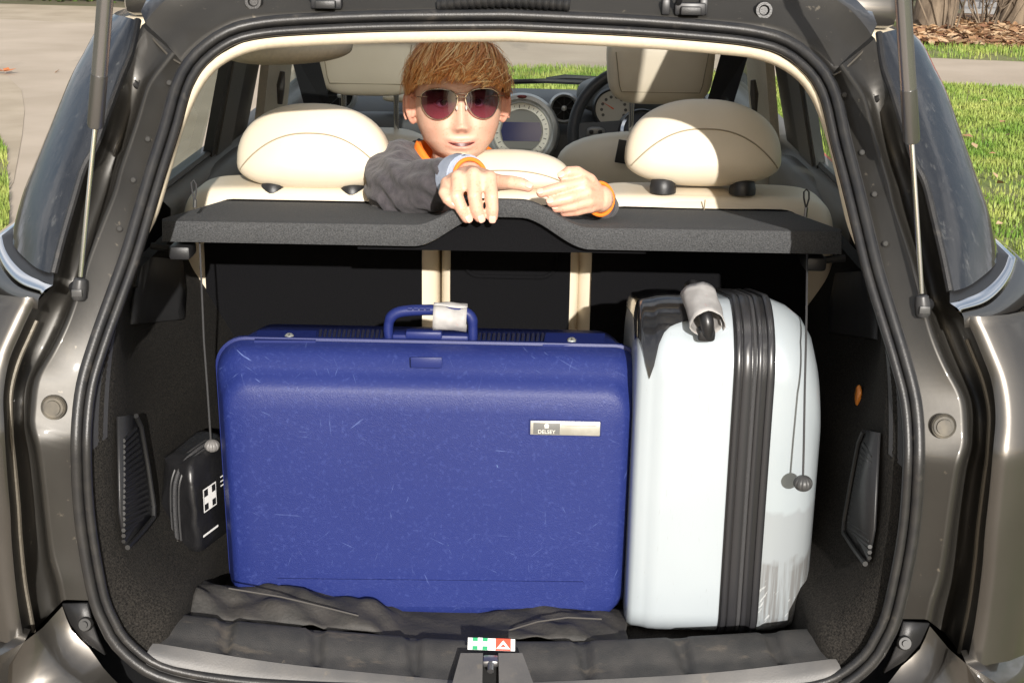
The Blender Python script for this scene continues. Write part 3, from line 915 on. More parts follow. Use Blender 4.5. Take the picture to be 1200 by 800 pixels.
# tail lamps
for s in (-1, 1):
    cpx = P(1214, 668, .10); cpt = Vector((cpx.x * s, cpx.y, cpx.z))
    M3 = Matrix.Rotation(.45 * s, 3, 'Z') @ Matrix.Rotation(-.05 * s, 3, 'Y')
    tl = MB().sup(cpt, (.036, .030, .098), .55, .8, 32, 20, rot=M3).build('tail_light', chrome, car)
    MB().sup(cpt + Vector((.003 * s, -.008, 0)), (.032, .030, .090), .55, .8, 32, 20, rot=M3).build('lens', mat('tail_lens', (.62, .40, .36), .1, coat=1), tl)
    MB().sup(cpt + Vector((.004 * s, -.014, -.03)), (.022, .028, .03), .7, .8, 24, 14, rot=M3).build('red_lens', mat('tail_lens_red', (.5, .02, .015), .1, coat=1), tl)
# bumper
q0 = full([(73, 710), (84, 738), (104, 758), (128, 790), (160, 812), (250, 832), (420, 842), (590, 846)], 40, .03)
q1 = full([(50, 735), (58, 758), (78, 784), (112, 806), (160, 830), (250, 850), (420, 860), (590, 864)], 40, .004)
q2 = full([(46, 738), (53, 762), (72, 790), (104, 814), (154, 838), (248, 858), (420, 868), (590, 872)], 40, -.012)
q3 = full([(28, 752), (26, 790), (40, 820), (80, 845), (140, 868), (245, 886), (420, 895), (590, 900)], 40, -.03)
q4 = [p + Vector((math.copysign(.035, p.x) * min(1, abs(p.x) / .3), -.03, -.012)) for p in q3]
q5 = [p + Vector((math.copysign(.05, p.x) * min(1, abs(p.x) / .3), -.045, -.07)) for p in q3]
q6 = [p + Vector((0, -.02, -.28)) for p in q3]
bump_o = MB().loft([q0, q1, q2, q3, q4, q5, q6], flip=True).build('bumper', paint, car, angle=180)
def corner(s):
    a = [S(x, y, o) for x, y, o in [(28, 752, -.03), (12, 748, -.02), (0, 745, -.01), (-30, 740, .02), (-60, 735, .07)]]
    b_ = [p + Vector((-.012, -.03, -.02)) for p in a]; c_ = [p + Vector((-.02, -.05, -.1)) for p in a]
    d_ = [p + Vector((0, -.03, -.3)) for p in a]
    r = [side(q, s) for q in ([p + Vector((0, .03, .004)) for p in a], a, b_, c_, d_)]
    MB().loft(r, flip=s < 0).build('bumper_corner', paint, bump_o, angle=180)
both(corner)

# --- roof with glass panels, rails, tailgate, windscreen, bonnet, wheels
roofm = paint
Yr = [.36, .46]
def arch(Y, z, hw, n=21):
    return [Vector((hw * math.sin(t), Y, z - .045 * (1 - math.cos(t)) ** 1.0 * 1.2)) for t in np.linspace(-math.pi / 2, math.pi / 2, n)]
back_edge = [p.copy() for p in hd[::4]]
ra = [Vector((p.x, p.y, p.z)) for p in hd]
rb = [Vector((p.x * 1.02, p.y + .02, p.z + .015)) for p in hd]
rc = [Vector((x, .42, 1.555 - .06 * (abs(x) / .58) ** 3)) for x in np.linspace(rb[0].x, rb[-1].x, len(rb))]
roof = MB().loft([ra, rb, rc]).build('roof', paint, car, angle=180)
for x0, x1 in ((-.60, -.44), (.44, .60)):
    MB().box(((x0 + x1) / 2, 1.3, 1.50), (.16, 1.62, .05), .015).build('roof_rail', paint, roof)
MB().box((0, 1.22, 1.52), (.9, .10, .04), .01).build('roof_crossbar', paint, roof)
MB().box((0, 2.1, 1.50), (1.2, .24, .05), .015).build('roof_front', paint, roof)
sunm = glassmat('sunroof_glass', (.92, .93, .93), .06)
for y0, y1 in ((.43, 1.17), (1.27, 1.98)):
    MB().box((0, (y0 + y1) / 2, 1.535), (.9, y1 - y0, .006), .002).build('sunroof_glass', sunm, roof)
for x0 in (-.53, .53):
    MB().box((x0, 1.3, 1.462), (.16, 1.6, .02), .008).build('side_lining', lining, roof)
MB().box((0, .455, 1.472), (1.04, .05, .015), .006).build('rear_lining', lining, roof)
# tailgate swung up on its hinges
tgr = Matrix.Rotation(rad(-46), 3, 'X')
tgo = Vector((0, .30, 1.585))
def tgp(x, d, k): return tgo + tgr @ Vector((x, -d, k))
tout = [(.02, .50), (.35, .56), (.50, .575), (.8, .56), (.93, .50)]
mb = MB()
def bar_(a, b, wd, th):
    mb.tube([tgp(*a), tgp(*b)], wd, 10)
fr_o = [(-.50, .03), (.50, .03), (.56, .40), (.57, .55), (.55, .80), (.48, .92), (-.48, .92), (-.55, .80), (-.57, .55), (-.56, .40)]
fr_i = [(-.42, .10), (.42, .10), (.46, .38), (.45, .45), (.3, .46), (.15, .46), (-.15, .46), (-.3, .46), (-.45, .45), (-.46, .38)]
for k, fl in ((.0, False), (.05, True)):
    mb.loft([[tgp(x, d, k) for x, d in fr_o], [tgp(x, d, k) for x, d in fr_i]], closed=True, flip=fl)
mb.loft([[tgp(x, d, 0) for x, d in fr_o], [tgp(x, d, .05) for x, d in fr_o]], closed=True)
tg = mb.build('tailgate', paint, car, smooth=False)
MB().poly([tgp(x, d, .03) for x, d in fr_i]).build('tailgate_glass', glassmat('tailgate_glass', (.35, .37, .37), .1), tg, smooth=False)
MB().loft([[tgp(x * .9, .5 + (d - .5) * .9, -.012) for x, d in [(-.5, .5), (0, .5), (.5, .5)]], [tgp(x, d, -.012) for x, d in [(-.46, .86), (0, .88), (.46, .86)]]]).build('inner_trim', blackpl, tg)
# windscreen, front end
ws = glassmat('windscreen', (.9, .93, .91), .06)
MB().loft([[(x, 2.2, 1.485) for x in (-.58, 0, .58)], [(x, 2.95 - abs(x) * .15, 1.08) for x in (-.68, 0, .68)]]).build('windscreen', ws, car)
for s in (-1, 1):
    MB().tube([(.60 * s, 2.18, 1.49), (.69 * s, 2.86, 1.08)], .035, 10).build('windscreen_pillar', paint, car)
bon = [[(x, Y, z - .10 * abs(x / hw) ** 3) for x in np.linspace(-hw, hw, 13)] for Y, z, hw in ((2.86, 1.0, .70), (3.3, .97, .74), (3.7, .90, .72), (3.9, .80, .66), (3.95, .55, .64), (3.9, .25, .62))]
MB().loft(bon).build('bonnet', paint, car, angle=180)
for s in (-1, 1):
    MB().loft([[(.845 * s, 3.2, z) for z in (.25, .6, .95)], [(.80 * s, 3.6, z) for z in (.25, .6, .86)], [(.64 * s, 3.93, z) for z in (.25, .55, .74)]], flip=s > 0).build('front_wing', paint, car)
    for Yw in (.72, 3.28):
        c = Vector((.74 * s, Yw, .325))
        wl = MB().lathe(c, (s, 0, 0), [(.0001, .0), (.2, .0), (.22, .07), (.235, .09), (.30, .095), (.322, .07), (.325, .0), (.322, -.08), (.3, -.1), (.2, -.1), (.0001, -.1)], 40).build('wheel', rubber, car)
        MB().lathe(c, (s, 0, 0), [(.0001, .06), (.05, .062), (.07, .04), (.17, .05), (.205, .082), (.22, .078)], 40).build('rim', steel, wl)

# --- body sides: doors, glass, pillars
doortrim = mat('door_trim', (.125, .12, .108), .45, bump=.1, bscale=800)
sideglass = glassmat('side_glass', (.62, .68, .64), .06)
for s in (-1, 1):
    o = MB().loft([[(x * s, Y, z) for x, z in [(.66, .3), (.68, .6), (.66, .9), (.62, 1.05), (.615, 1.11), (.64, 1.135), (.68, 1.13)]] for Y in (.78, .95, 1.2, 1.45, 1.9, 2.5, 2.9)], flip=s < 0).build('door', doortrim, car, angle=60)
    # armrest swell, pull cup, chrome handle ring
    MB().sup((.63 * s, 1.30, 1.0), (.045, .36, .12), .7, .7).build('arm_rest', doortrim, o)
    hc = P(267, 210, 1.42); hc = P(267, 210, 1.30); hc.x = -.612; hc = side([hc], s)[0]
    ring = [hc + Vector((0, .022 * math.cos(t), .038 * math.sin(t))) for t in np.linspace(0, 2 * math.pi, 25)[:-1]]
    MB().tube(ring, .006, 8, closed=True).build('handle_ring', blackpl, o)
    MB().sup(hc, (.012, .014, .028), 1, 1, 20, 12).build('handle', chrome, o)
    MB().loft([[(.66 * s, Y, 1.13) for Y in (.55, 1.0, 1.22)], [(.56 * s, Y, 1.475) for Y in (.55, 1.0, 1.2)]]).build('window', sideglass, o)
    MB().loft([[(.66 * s, Y, 1.13) for Y in (1.95, 2.2, 2.85)], [(.56 * s, Y, 1.475) for Y in (1.95, 2.0, 2.2)]]).build('window', sideglass, o)
    MB().tube([(.642 * s, .8, 1.137), (.642 * s, 1.25, 1.137)], .008, 6).build('window_seal', rubber, o)
    def post(y0, y1, m, nm, inn=0, z0=1.0, z1=1.475):
        pts = [Vector(((.665 - inn) * s, y0, z0)), Vector(((.665 - inn) * s, y1, z0)), Vector(((.55 - inn) * s, y1 - .03, z1)), Vector(((.55 - inn) * s, y0 - .03, z1))]
        q = [p + Vector((.02 * s, 0, 0)) for p in pts]
        MB().add(pts + q, [(0, 1, 2, 3), (7, 6, 5, 4), (0, 4, 5, 1), (1, 5, 6, 2), (2, 6, 7, 3), (3, 7, 4, 0)]).build(nm, m, car, smooth=False)
    post(1.22, 1.26, blackpl, 'door_frame', 0)
    post(1.26, 1.41, doortrim, 'door_frame', .004)
    post(1.41, 1.60, blackpl, 'door_frame', .001)
    post(1.60, 1.95, lining, 'centre_pillar', .006, .7)
    # cream lining swell under the roof edge
    c = P(338, 57, 1.05); c = side([c], s)[0]
    if s < 0:
        MB().sup(c, (.125, .10, .028), .8, .9, rot=Matrix.Rotation(-.05, 3, 'Y')).build('lining_swell', lining, roof)
    # belt hanging from the pillar
    b0, b1 = P(352, 70, 1.66), P(378, 150, 1.66)
    belt = side([b0 + Vector((-.03, 0, .04)), b0 + Vector((.035, .0, .04)), b1 + Vector((.03, .02, 0)), b1 + Vector((-.03, 0, 0))], s)
    MB().poly(belt).build('seat_belt', mat('belt_webbing', (.012, .012, .013), .8, bump=.3, bscale=500), car, smooth=False, solid=.002)
    anchor = side([P(331, 84, 1.62), P(329, 100, 1.62), P(328, 122, 1.62)], s)
    MB().tube(anchor, [.006, .010, .006], 8).build('belt_anchor', mat('anchor_plastic', (.08, .07, .06), .5), car)

# --- gas struts
tubem = mat('strut_tube', (.34, .34, .35), .25, .9)
def strut(s):
    pin = S(93, 341, -.012)
    top = P(128, -60, .06); top = top + (top - P(112, 146, .115)).normalized() * .12
    mid = P(112, 146, .115)
    pin, top, mid = side([pin, top, mid], s)
    low = pin + (mid - pin).normalized() * .02
    o = MB().tube([mid, mid.lerp(top, .15), top], [.0104] * 3, 20).build('gas_strut', tubem, car)
    MB().tube([mid + (mid - top).normalized() * .003, mid, mid.lerp(top, .20)], [.0098, .0109, .0109], 20).build('collar', mat('strut_collar', (.22, .22, .22), .35, .9), o)
    MB().tube([low, mid], .0036, 12).build('rod', chrome, o)
    d = (mid - pin).normalized()
    sk = MB()
    sk.tube([pin - d * .012, pin - d * .008, pin + d * .006, pin + d * .016, pin + d * .018], [.008, .0105, .0105, .009, .006], 16)
    sk.build('socket', mat('socket_plastic', (.035, .035, .036), .4), o)
    MB().tube([pin, pin + Vector((.012 * s, .02, 0))], .009, 12).build('ball_pin', blackpl, o)
    MB().box(pin + Vector((0, -.011, 0)), (.014, .003, .010), .001).build('clip', mat('clip_plastic', (.06, .06, .06), .4), o)
both(strut)

# --- rear seats
seamm = mat('seat_seam', (.30, .25, .17), .8)
def dome(q):                            # headrest: full round top, flatter underside
    if q.z < 0:
        return Vector((q.x * (1 - .06 * q.z * q.z), q.y, q.z * .44))
    return Vector((q.x * (1 - .06 * q.z ** 3), q.y * (1 - .2 * q.z), q.z))
def rrect(c, hw, hh, r, Y, n=8, tl=None):
    pts = []
    for cx, cz, a0 in ((1, 1, 0), (-1, 1, 90), (-1, -1, 180), (1, -1, 270)):
        for k in range(n + 1):
            a = rad(a0 + 90 * k / n)
            pts.append(Vector((c[0] + cx * (hw - r) + r * math.cos(a), Y, c[1] + cz * (hh - r) + r * math.sin(a))))
    return pts
def headrest(parent, c, hw, hh, hd_, seam_dz, post_px=True, tilt=.12):
    M = Matrix.Rotation(-tilt, 3, 'X')
    h = MB().sup(c, (hw, hd_, hh), .84, .62, 48, 28, rot=M, fn=dome).build('headrest', cream, parent)
    arc = []
    for t in np.linspace(-.93, .93, 31):
        x = t; z = seam_dz * (1 - abs(t) ** 2.4) - .22 * abs(t) ** 2.4
        # surface depth of the dome at (x,z)
        zz = max(-.99, min(.99, z))
        la = math.asin(math.copysign(abs(zz if zz > 0 else zz / .44) ** (1 / .84), zz))
        cr = abs(math.cos(la)) ** .84
        k = min(1, abs(x) / max(cr * (1 - .06 * max(0, zz) ** 3), 1e-3))
        lo = math.acos(min(1, k ** (1 / .62)))
        y = -cr * math.sin(lo) ** .62 * (1 - .2 * max(0, zz))
        arc.append(M @ Vector((x * hw, y * hd_ - .0003, z * hh)) + Vector(c))
    MB().tube(arc, .0014, 6).build('seam', seamm, h)
    return h
def rear_seat(x0px, x1px, bx0, bx1, hr=None):
    a, b_ = P(x0px, 330, .78), P(x1px, 330, .78)
    cx, hw = (a.x + b_.x) / 2, (b_.x - a.x) / 2
    zt = 1.15
    o = MB().sup((cx, .86, .87), (hw, .085, zt - .87), .22, .3, 56, 40).build('rear_seat', cream, car)
    p0, p1 = P(bx0, 330, .77), P(bx1, 330, .77)
    pc, ph = (p0.x + p1.x) / 2, (p1.x - p0.x) / 2
    front = rrect((pc, .86), ph, .27, .055, .770); back = rrect((pc, .86), ph, .27, .055, .80)
    MB().loft([back, front], closed=True, flip=True).poly(front[::-1]).build('back_panel', carpet_dark, o, angle=30)
    cu = MB().sup((cx, 1.12, .62), (hw, .28, .09), .4, .4).build('cushion', cream, o)
    return o, cx
s1, cx1 = rear_seat(212, 514, 241, 494)
s2, cx2 = rear_seat(516, 679, 528, 668)
s3, cx3 = rear_seat(677, 978, 693, 946)
# shallow hand recess in the middle panel
MB().tube(rrect((cx2 + .0, 1.03), .085, .032, .03, .768), .004, 8, closed=True).build('hand_recess', carpet_dark, s2)
for seat_, px, py, hwp in ((s1, 369, 192, 90), (s3, 823, 187, 91)):
    c = P(px, py, .84)
    sc = 1700 / ((c - CAM).dot(RC @ Vector((0, 0, -1))))
    h = headrest(seat_, c, hwp / sc, 70 / sc, .062, .52)
    # cup collars and cream top roll of the backrest
    for dx in (-.085, .085):
        MB().lathe(c + Vector((dx * .85, -.030, -.050)), (0, 0, 1), [(.0001, .022), (.016, .022), (.021, .018), (.024, .004), (.024, -.006)], 20).build('collar', blackpl, h)
    top = MB().sup((c.x, .85, c.z - .108), (.165, .08, .055), .75, .6, 48, 20).build('top_roll', cream, seat_)
    MB().tube([(c.x + .0, .762 + .03 * abs(t) ** 2, c.z - .108 + .05 * (1 - 1.4 * t * t)) for t in np.linspace(-.6, .6, 9)], .0012, 5).build('seam', seamm, seat_)
# middle headrest hump
c = P(594, 208, .86)
h = headrest(s2, c, .118, .052, .055, .3)

# --- front seats
for s, px, py, hwp in ((-1, 433, 74, 60), (1, 773, 84, 62)):
    c = P(px, py, 1.74)
    sc = 1700 / ((c - CAM).dot(RC @ Vector((0, 0, -1))))
    seat = MB().sup((c.x, 1.72, .85), (.235, .10, .265), .4, .5, 48, 30, fn=lambda q: Vector((q.x * (1 - .35 * max(0, q.z) ** 2), q.y, q.z))).build('front_seat', cream, car)
    MB().sup((c.x, 2.0, .60), (.25, .28, .10), .4, .4).build('cushion', cream, seat)
    h = MB().sup(c + Vector((0, 0, .01)), (hwp / sc, .055, 42 / sc), .5, .45, 48, 28, fn=lambda q: Vector((q.x * (1 + .05 * q.z), q.y, q.z))).build('headrest', cream, seat)
    arc = [c + Vector((t * hwp / sc * .86, -.052, .01 + (42 / sc) * (-.62 if abs(t) < .88 else -.62 + (abs(t) - .88) * 9))) for t in np.linspace(-1, 1, 41)]
    MB().tube(arc, .0012, 5).build('seam', seamm, h)
    for dx in (-.064, .064):
        b_ = c + Vector((dx, 0, -42 / sc))
        MB().tube([b_ + Vector((0, 0, .03)), b_ + Vector((0, 0, -.11))], .0065, 12).build('post', chrome, h)
        MB().lathe(b_ + Vector((0, 0, -.10)), (0, 0, 1), [(.0001, .018), (.016, .018), (.019, .01), (.02, -.02)], 18).build('collar', blackpl, h)
    if s > 0:
        a = P(730, 178, 1.595)
        MB().box(a, (.03, .004, .055), .001, rot=Matrix.Rotation(.15, 3, 'Y')).build('fabric_tab', blackpl, seat)
        MB().sup((c.x, 1.70, 1.035), (.245, .085, .09), .8, .7, 40, 20).build('shoulder', cream, seat)
    else:
        MB().sup((c.x, 1.70, 1.03), (.22, .085, .085), .8, .7, 40, 20).build('shoulder', cream, seat)

# --- dashboard
silver = mat('dash_silver', (.55, .55, .53), .35, .5)
dialface = mat('dial_face', (.78, .74, .63), .5)
dash = MB().loft([[(x, Y + .03 * math.cos(x * 4), z) for x in np.linspace(-.70, .70, 25)] for Y, z in ((2.50, .55), (2.42, .80), (2.43, .98), (2.47, 1.05), (2.58, 1.085), (2.78, 1.085), (2.95, 1.05))]).build('dashboard', dashm, car, angle=180)
dc = P(611, 154, 2.36)
ax = Vector((0, -1, .16)).normalized()
dial = MB().lathe(dc, ax, [(.112, -.09), (.108, .0), (.103, .012), (.092, .016), (.086, .012), (.082, .014), (.079, .006)], 56).build('centre_dial', silver, dash)
MB().lathe(dc, ax, [(.080, .006), (.063, .008), (.060, .001)], 56).build('scale_ring', dialface, dial)
MB().disc(dc, .061, ax, h=.003, segs=48).build('display_back', mat('display_grey', (.16, .155, .135), .5), dial)
u = Vector((1, 0, 0)); v = ax.cross(u).normalized()
if v.z < 0: v = -v
pts = [dc + ax * .0045 + u * x + v * z for x, z in [(-.052, -.028), (.052, -.028), (.0585, 0), (.052, .026), (-.052, .026), (-.0585, 0)]]
MB().poly(pts).build('screen', mat('navy_screen', (.012, .02, .10), .15), dial, smooth=False)
tick = MB()
for i in range(26):
    a = rad(-215 + i * 250 / 25 + 180 + 35)
    a = rad(230 - i * 280 / 25)
    d = u * math.cos(a) + v * math.sin(a)
    s_ = u * -math.sin(a) + v * math.cos(a)
    r0, r1, wd = (.066, .075, .0013) if i % 2 == 0 else (.070, .075, .0008)
    tick.poly([dc + ax * .0078 + d * r0 - s_ * wd, dc + ax * .0078 + d * r0 + s_ * wd, dc + ax * .0078 + d * r1 + s_ * wd, dc + ax * .0078 + d * r1 - s_ * wd])
tick.build('scale_marks', mat('scale_ink', (.12, .11, .10), .6), dial, smooth=False)
top = dc + v * .128
MB().sup(dc + v * .098 + ax * .014, (.014, .006, .005), .8, .8, 16, 10).build('hazard_button', mat('button_red', (.20, .02, .02), .3), dash)
for px, py, r in ((661, 127, .035), (398, 112, .038), (700, 128, .0)):
    if not r: continue
    vc = P(px, py, 2.40)
    o = MB().lathe(vc, ax, [(r * 1.25, -.05), (r * 1.3, .0), (r * 1.12, .012), (r, .006), (r * .95, -.012)], 36).build('air_vent', silver, dash)
    MB().disc(vc - ax * .012, r * .97, ax, h=.002).build('vent_core', mat('deep_black', (.004, .004, .004), .9), o)
    MB().sup(vc, (.008, .006, .008), 1, 1, 16, 10).build('vent_knob', silver, o)
    for a in range(4):
        d = u * math.cos(a * math.pi / 4) + v * math.sin(a * math.pi / 4)
        MB().tube([vc - ax * .004 - d * r * .95, vc - ax * .004 + d * r * .95], .0016, 5).build('vent_blade', blackpl, o)
# passenger side roll and tray, wiper at the screen base
MB().sup((-.38, 2.44, .99), (.24, .05, .065), .6, .6).build('passenger_panel', dashm, dash)
MB().sup((-.28, 2.43, 1.10), (.12, .05, .012), .6, .6).build('cream_insert', lining, dash)
rp_ = P(431, 102, 2.36)
MB().sup(rp_, (.012, .008, .006), .8, .8, 14, 8).build('red_tag', mat('tag_red', (.75, .06, .03), .5), dash)
w0 = P(640, 93, 2.93); w1 = P(700, 92.5, 2.93); w2 = P(716, 96, 2.93)
MB().tube([w0, P(662, 91, 2.93), w1, w2], [.006, .010, .008, .006], 8).build('wiper', blackpl, car)
MB().tube([P(560, 97, 2.9), P(640, 95, 2.92), P(712, 98, 2.9)], .008, 8).build('scuttle', blackpl, car)
# instrument pod and steering wheel (right-hand drive)
pc_ = P(719, 128, 2.33)
pod = MB().lathe(pc_, ax, [(.058, -.10), (.062, .0), (.056, .012), (.051, .004)], 40).build('instrument_pod', blackpl, dash)
MB().disc(pc_, .052, ax, h=.002, segs=40).build('dial_face', mat('rev_face', (.62, .58, .50), .5), pod)
tk = MB()
for i in range(10):
    a = rad(210 - i * 240 / 9); d = u * math.cos(a) + v * math.sin(a)
    tk.disc(pc_ + ax * .003 + d * .034, .0045, ax, h=.0008, segs=10)
tk.build('dial_dots', mat('scale_ink', (.12, .11, .10), .6), pod, smooth=False)
nd = MB(); d = u * math.cos(2.6) + v * math.sin(2.6); s_ = u * -math.sin(2.6) + v * math.cos(2.6)
nd.poly([pc_ + ax * .004 - s_ * .002, pc_ + ax * .004 + d * .04, pc_ + ax * .004 + s_ * .002])
nd.build('needle', mat('needle_red', (.8, .12, .03), .4), pod, smooth=False)
MB().sup(P(740, 112, 2.45), (.16, .10, .055), .7, .8).build('pod_hood', dashm, dash)
sc_ = P(752, 158, 2.12)
wax = Vector((0, -1, .42)).normalized()
wu = Vector((1, 0, 0)); wv = wax.cross(wu).normalized()
if wv.z < 0: wv = -wv
R_ = .185
wheelm = mat('wheel_leather', (.028, .028, .03), .45, bump=.2, bscale=600)
sw = MB().tube([sc_ + (wu * math.cos(t) + wv * math.sin(t)) * R_ for t in np.linspace(0, 2 * math.pi, 65)[:-1]], .0165, 14, closed=True).build('steering_wheel', wheelm, car)
hub = MB().lathe(sc_, wax, [(.0001, .045), (.04, .043), (.062, .03), (.072, .0), (.06, -.04)], 40).build('hub', wheelm, sw)
MB().lathe(sc_, wax, [(.062, .030), (.060, .037), (.052, .041), (.050, .038)], 40).build('hub_ring', chrome, sw)
for a in (180, 0, 270):
    d = wu * math.cos(rad(a)) + wv * math.sin(rad(a)); s_ = wu * -math.sin(rad(a)) + wv * math.cos(rad(a))
    pts = [sc_ + d * r + s_ * k + wax * z for r, k, z in ((.05, .034, .012), (.178, .026, 0), (.178, -.026, 0), (.05, -.034, .012))]
    o = MB().poly(pts).build('spoke', greypl, sw, smooth=False, solid=.014)
    if a != 270:
        MB().sup(sc_ + d * .125 + wax * .012, (.026, .006, .016), .7, .7, 20, 12).build('button_pad', mat('pad_silver', (.25, .25, .25), .4, .6), sw)
        for k in (-.012, .012):
            MB().sup(sc_ + d * (.125 + k) + wax * .02, (.006, .004, .006), .8, .8, 12, 8).build('button', blackpl, sw)

# ================================================================ PARCEL SHELF
shelf = thing('parcel_shelf', P(590, 270, .56), 'dark grey felt parcel shelf across the boot with two hanging cords', 'parcel shelf')
def arch_z(px):                          # raised hand cut-out in the near edge
    t = (px - 588) / 104
    if abs(t) >= 1: return 0
    k = min(1, (1 - abs(t)) / .78)
    return k * k * (3 - 2 * k) * (.9 + .1 * (1 - t * t))
pxs = np.linspace(190, 986, 140)
YS = .40
def lerp(a, b, t): return a + (b - a) * t
def edge(yl, yr, lift, Y, dpx=0):
    out = []
    for q in pxs:
        t = (q - 190) / 796
        y = lerp(yl, yr, t) - lift * arch_z(q)
        out.append(P(q, y, Y))
    return out
rows = []
eb = edge(283, 298, 36, YS + .004); em = edge(272, 286, 33, YS - .003); et = edge(259, 272, 31, YS); et2 = edge(256.5, 269.5, 30.5, YS + .012)
bk = [Vector((p.x * .97, .775, 1.128)) for p in et]
md_ = []
for q, a, b_ in zip(pxs, et2, bk):
    p = a.lerp(b_, .3); p.z = lerp(a.z, b_.z, .3) - .012 * arch_z(q); md_.append(p)
under = [p + Vector((0, .02, .012)) for p in eb]
bkb = [Vector((p.x, .775, 1.106)) for p in bk]
un2 = [Vector((a.x, .5, 1.130)) for a in eb]
bmsh = MB().loft([bkb, un2, under, eb, em, et, et2, md_, bk], flip=False)
for k in (0, -1):
    bmsh.poly([r[k] for r in (bkb, un2, under, eb, em, et, et2, md_, bk)][::(1 if k == 0 else -1)])
board = bmsh.build('board', shelfm, shelf, angle=50)
# dark stiffener closing the space below the hand cut-out
st0 = [P(q, lerp(284, 297, (q - 190) / 796) + 4, YS + .03) for q in pxs[40:100]]
st1 = [P(q, lerp(284, 297, (q - 190) / 796) - 34 * arch_z(q), YS + .03) for q in pxs[40:100]]
MB().loft([st0, st1]).build('stiffener', carpet_dark, shelf, smooth=False)
for a in ((214, 293), (953, 306)):
    c = P(a[0], a[1], YS + .05)
    MB().box(c, (.034, .05, .022), .005).build('hinge_clip', blackpl, shelf)
    MB().tube([c, c + Vector((math.copysign(.05, c.x), .0, .006))], .006, 8).build('hinge_pin', blackpl, shelf)
cordm = mat('cord', (.035, .035, .036), .8, bump=.5, bscale=900)
grub = mat('cord_knob', (.05, .05, .05), .45)
for pth, knob, kr, loop_px, km in (
        ([(234, 284, .43), (236, 330, .415), (239, 400, .37), (243, 455, .33), (247, 515, .29)], (248.5, 522, .288), .0118, [(228, 243, .45), (227, 232, .45), (225, 222, .45), (224, 214, .45), (227, 211, .45), (230, 216, .45), (230, 224, .45), (228.5, 234, .45)], mat('cord_knob_pale', (.16, .155, .15), .45)),
        ([(946, 296, .41), (945.5, 340, .26), (944.5, 400, .165), (943, 460, .128), (942, 520, .112), (941, 560, .104)], (941, 566, .102), .0135, [(944, 254, .45), (944.5, 244, .45), (942, 232, .45), (942, 225, .45), (945, 222, .45), (948, 225, .45), (948, 233, .45), (945, 243, .45)], grub)):
    cord = MB().tube([P(*q) for q in pth], .0016, 8).tube([P(*q) for q in loop_px], .0014, 8).build('cord', cordm, shelf)
    kc = P(*knob)
    def ribs(q):
        a = math.atan2(q.y, q.x); k = 1 - .10 * (abs(math.sin(a * 5)) < .22)
        return Vector((q.x * k, q.y * k, q.z * .86))
    MB().sup(kc, (kr, kr, kr), 1, 1, 60, 18, fn=ribs).build('knob', km, cord, angle=60)
    MB().tube([P(*loop_px[-1]), P(*loop_px[0])], .003, 8).build('crimp', steel, cord)

# ================================================================ BLUE SUITCASE
bluem = mat('blue_shell', (.012, .0205, .112), .4, 0, (.0155, .0255, .130), 2.5, bump=.3, bscale=700, spec=.28)
for k_, (an_, sd_, sc_, lo_s, stg) in enumerate(((.45, 1, 10, .665, .40), (-.7, 4, 8, .67, .35), (1.1, 7, 9, .67, .35), (.05, 9, 6, .69, .45), (-1.25, 12, 12, .675, .35), (1.5, 15, 9, .69, .4))):
    marks(bluem, (.22, .30, .60), sc_ * 1.7, (1, 1, 20), lo_s + .005, lo_s + .07, stg * 1.1, patch=6 + k_, rot=(0, an_, 0), seed=sd_)
marks(bluem, (.045, .065, .22), 160, (1, 1, 1), .55, .8, .6, seed=2)
marks(bluem, (.35, .55, .80), 26, (1, 1, 4), .755, .80, .7, rot=(0, 1.2, 0), seed=11)
bm_b = mat('blue_trim', (.011, .019, .105), .42, spec=.3, bump=.1, bscale=800)
FL = .602
bx0, bx1 = P(254, 420, .27).x, P(754, 420, .27).x
bz1 = P(500, 403, .27).z
BC = Vector(((bx0 + bx1) / 2, .33, FL))
bs = thing('suitcase', BC, 'large scuffed blue hard-shell suitcase lying on its long side in the boot', 'suitcase')
hwB, hB = (bx1 - bx0) / 2, bz1 - FL
def ring_b(ins_t, ins_s, ins_b, r, Y):
    z0, z1 = FL + ins_b * .6 - .006, bz1 - ins_t
    hw = hwB - ins_s
    taper = .018
    pts = rrect((BC.x, (z0 + z1) / 2), hw, (z1 - z0) / 2, r, Y, 8)
    return [Vector((BC.x + (p.x - BC.x) * (1 - taper * (bz1 - p.z) / hB * 1.4), p.y - .028 * 0 + (p.z - FL) * .0, p.z)) for p in pts]
fr = [ring_b(.0, .0, .0, .045, .272), ring_b(.002, .001, .001, .045, .262), ring_b(.004, .003, .003, .045, .250), ring_b(.013, .008, .006, .045, .236), ring_b(.027, .012, .010, .045, .228),
      ring_b(.037, .015, .013, .044, .218), ring_b(.046, .020, .018, .04, .207), ring_b(.058, .030, .028, .036, .2025), ring_b(.085, .06, .05, .03, .201), ring_b(.2, .2, .15, .02, .200)]
shell = MB().loft(fr, closed=True, flip=False)
shell.poly(fr[-1])
front = shell.build('front_shell', bluem, bs, angle=180)
rr = [ring_b(.0, .0, .0, .045, .2735), ring_b(-.004, -.004, -.002, .047, .2745), ring_b(-.004, -.004, -.002, .047, .282), ring_b(.0, .0, .0, .045, .284)]
MB().loft(rr[::-1], closed=True, flip=False).build('rim', bm_b, bs, angle=30)
rr = [ring_b(.004, .004, .002, .045, .283), ring_b(.005, .012, .002, .045, .33), ring_b(.012, .022, .004, .045, .40), ring_b(.03, .04, .02, .045, .42), ring_b(.08, .1, .06, .04, .425)]
m_ = MB().loft(rr[::-1], closed=True, flip=False)
m_.poly(rr[-1][::-1])
m_.build('rear_shell', bluem, bs, angle=180)
def onb(px, py, lift=.0):               # a point on the front face
    return P(px, py, .2005 - lift)
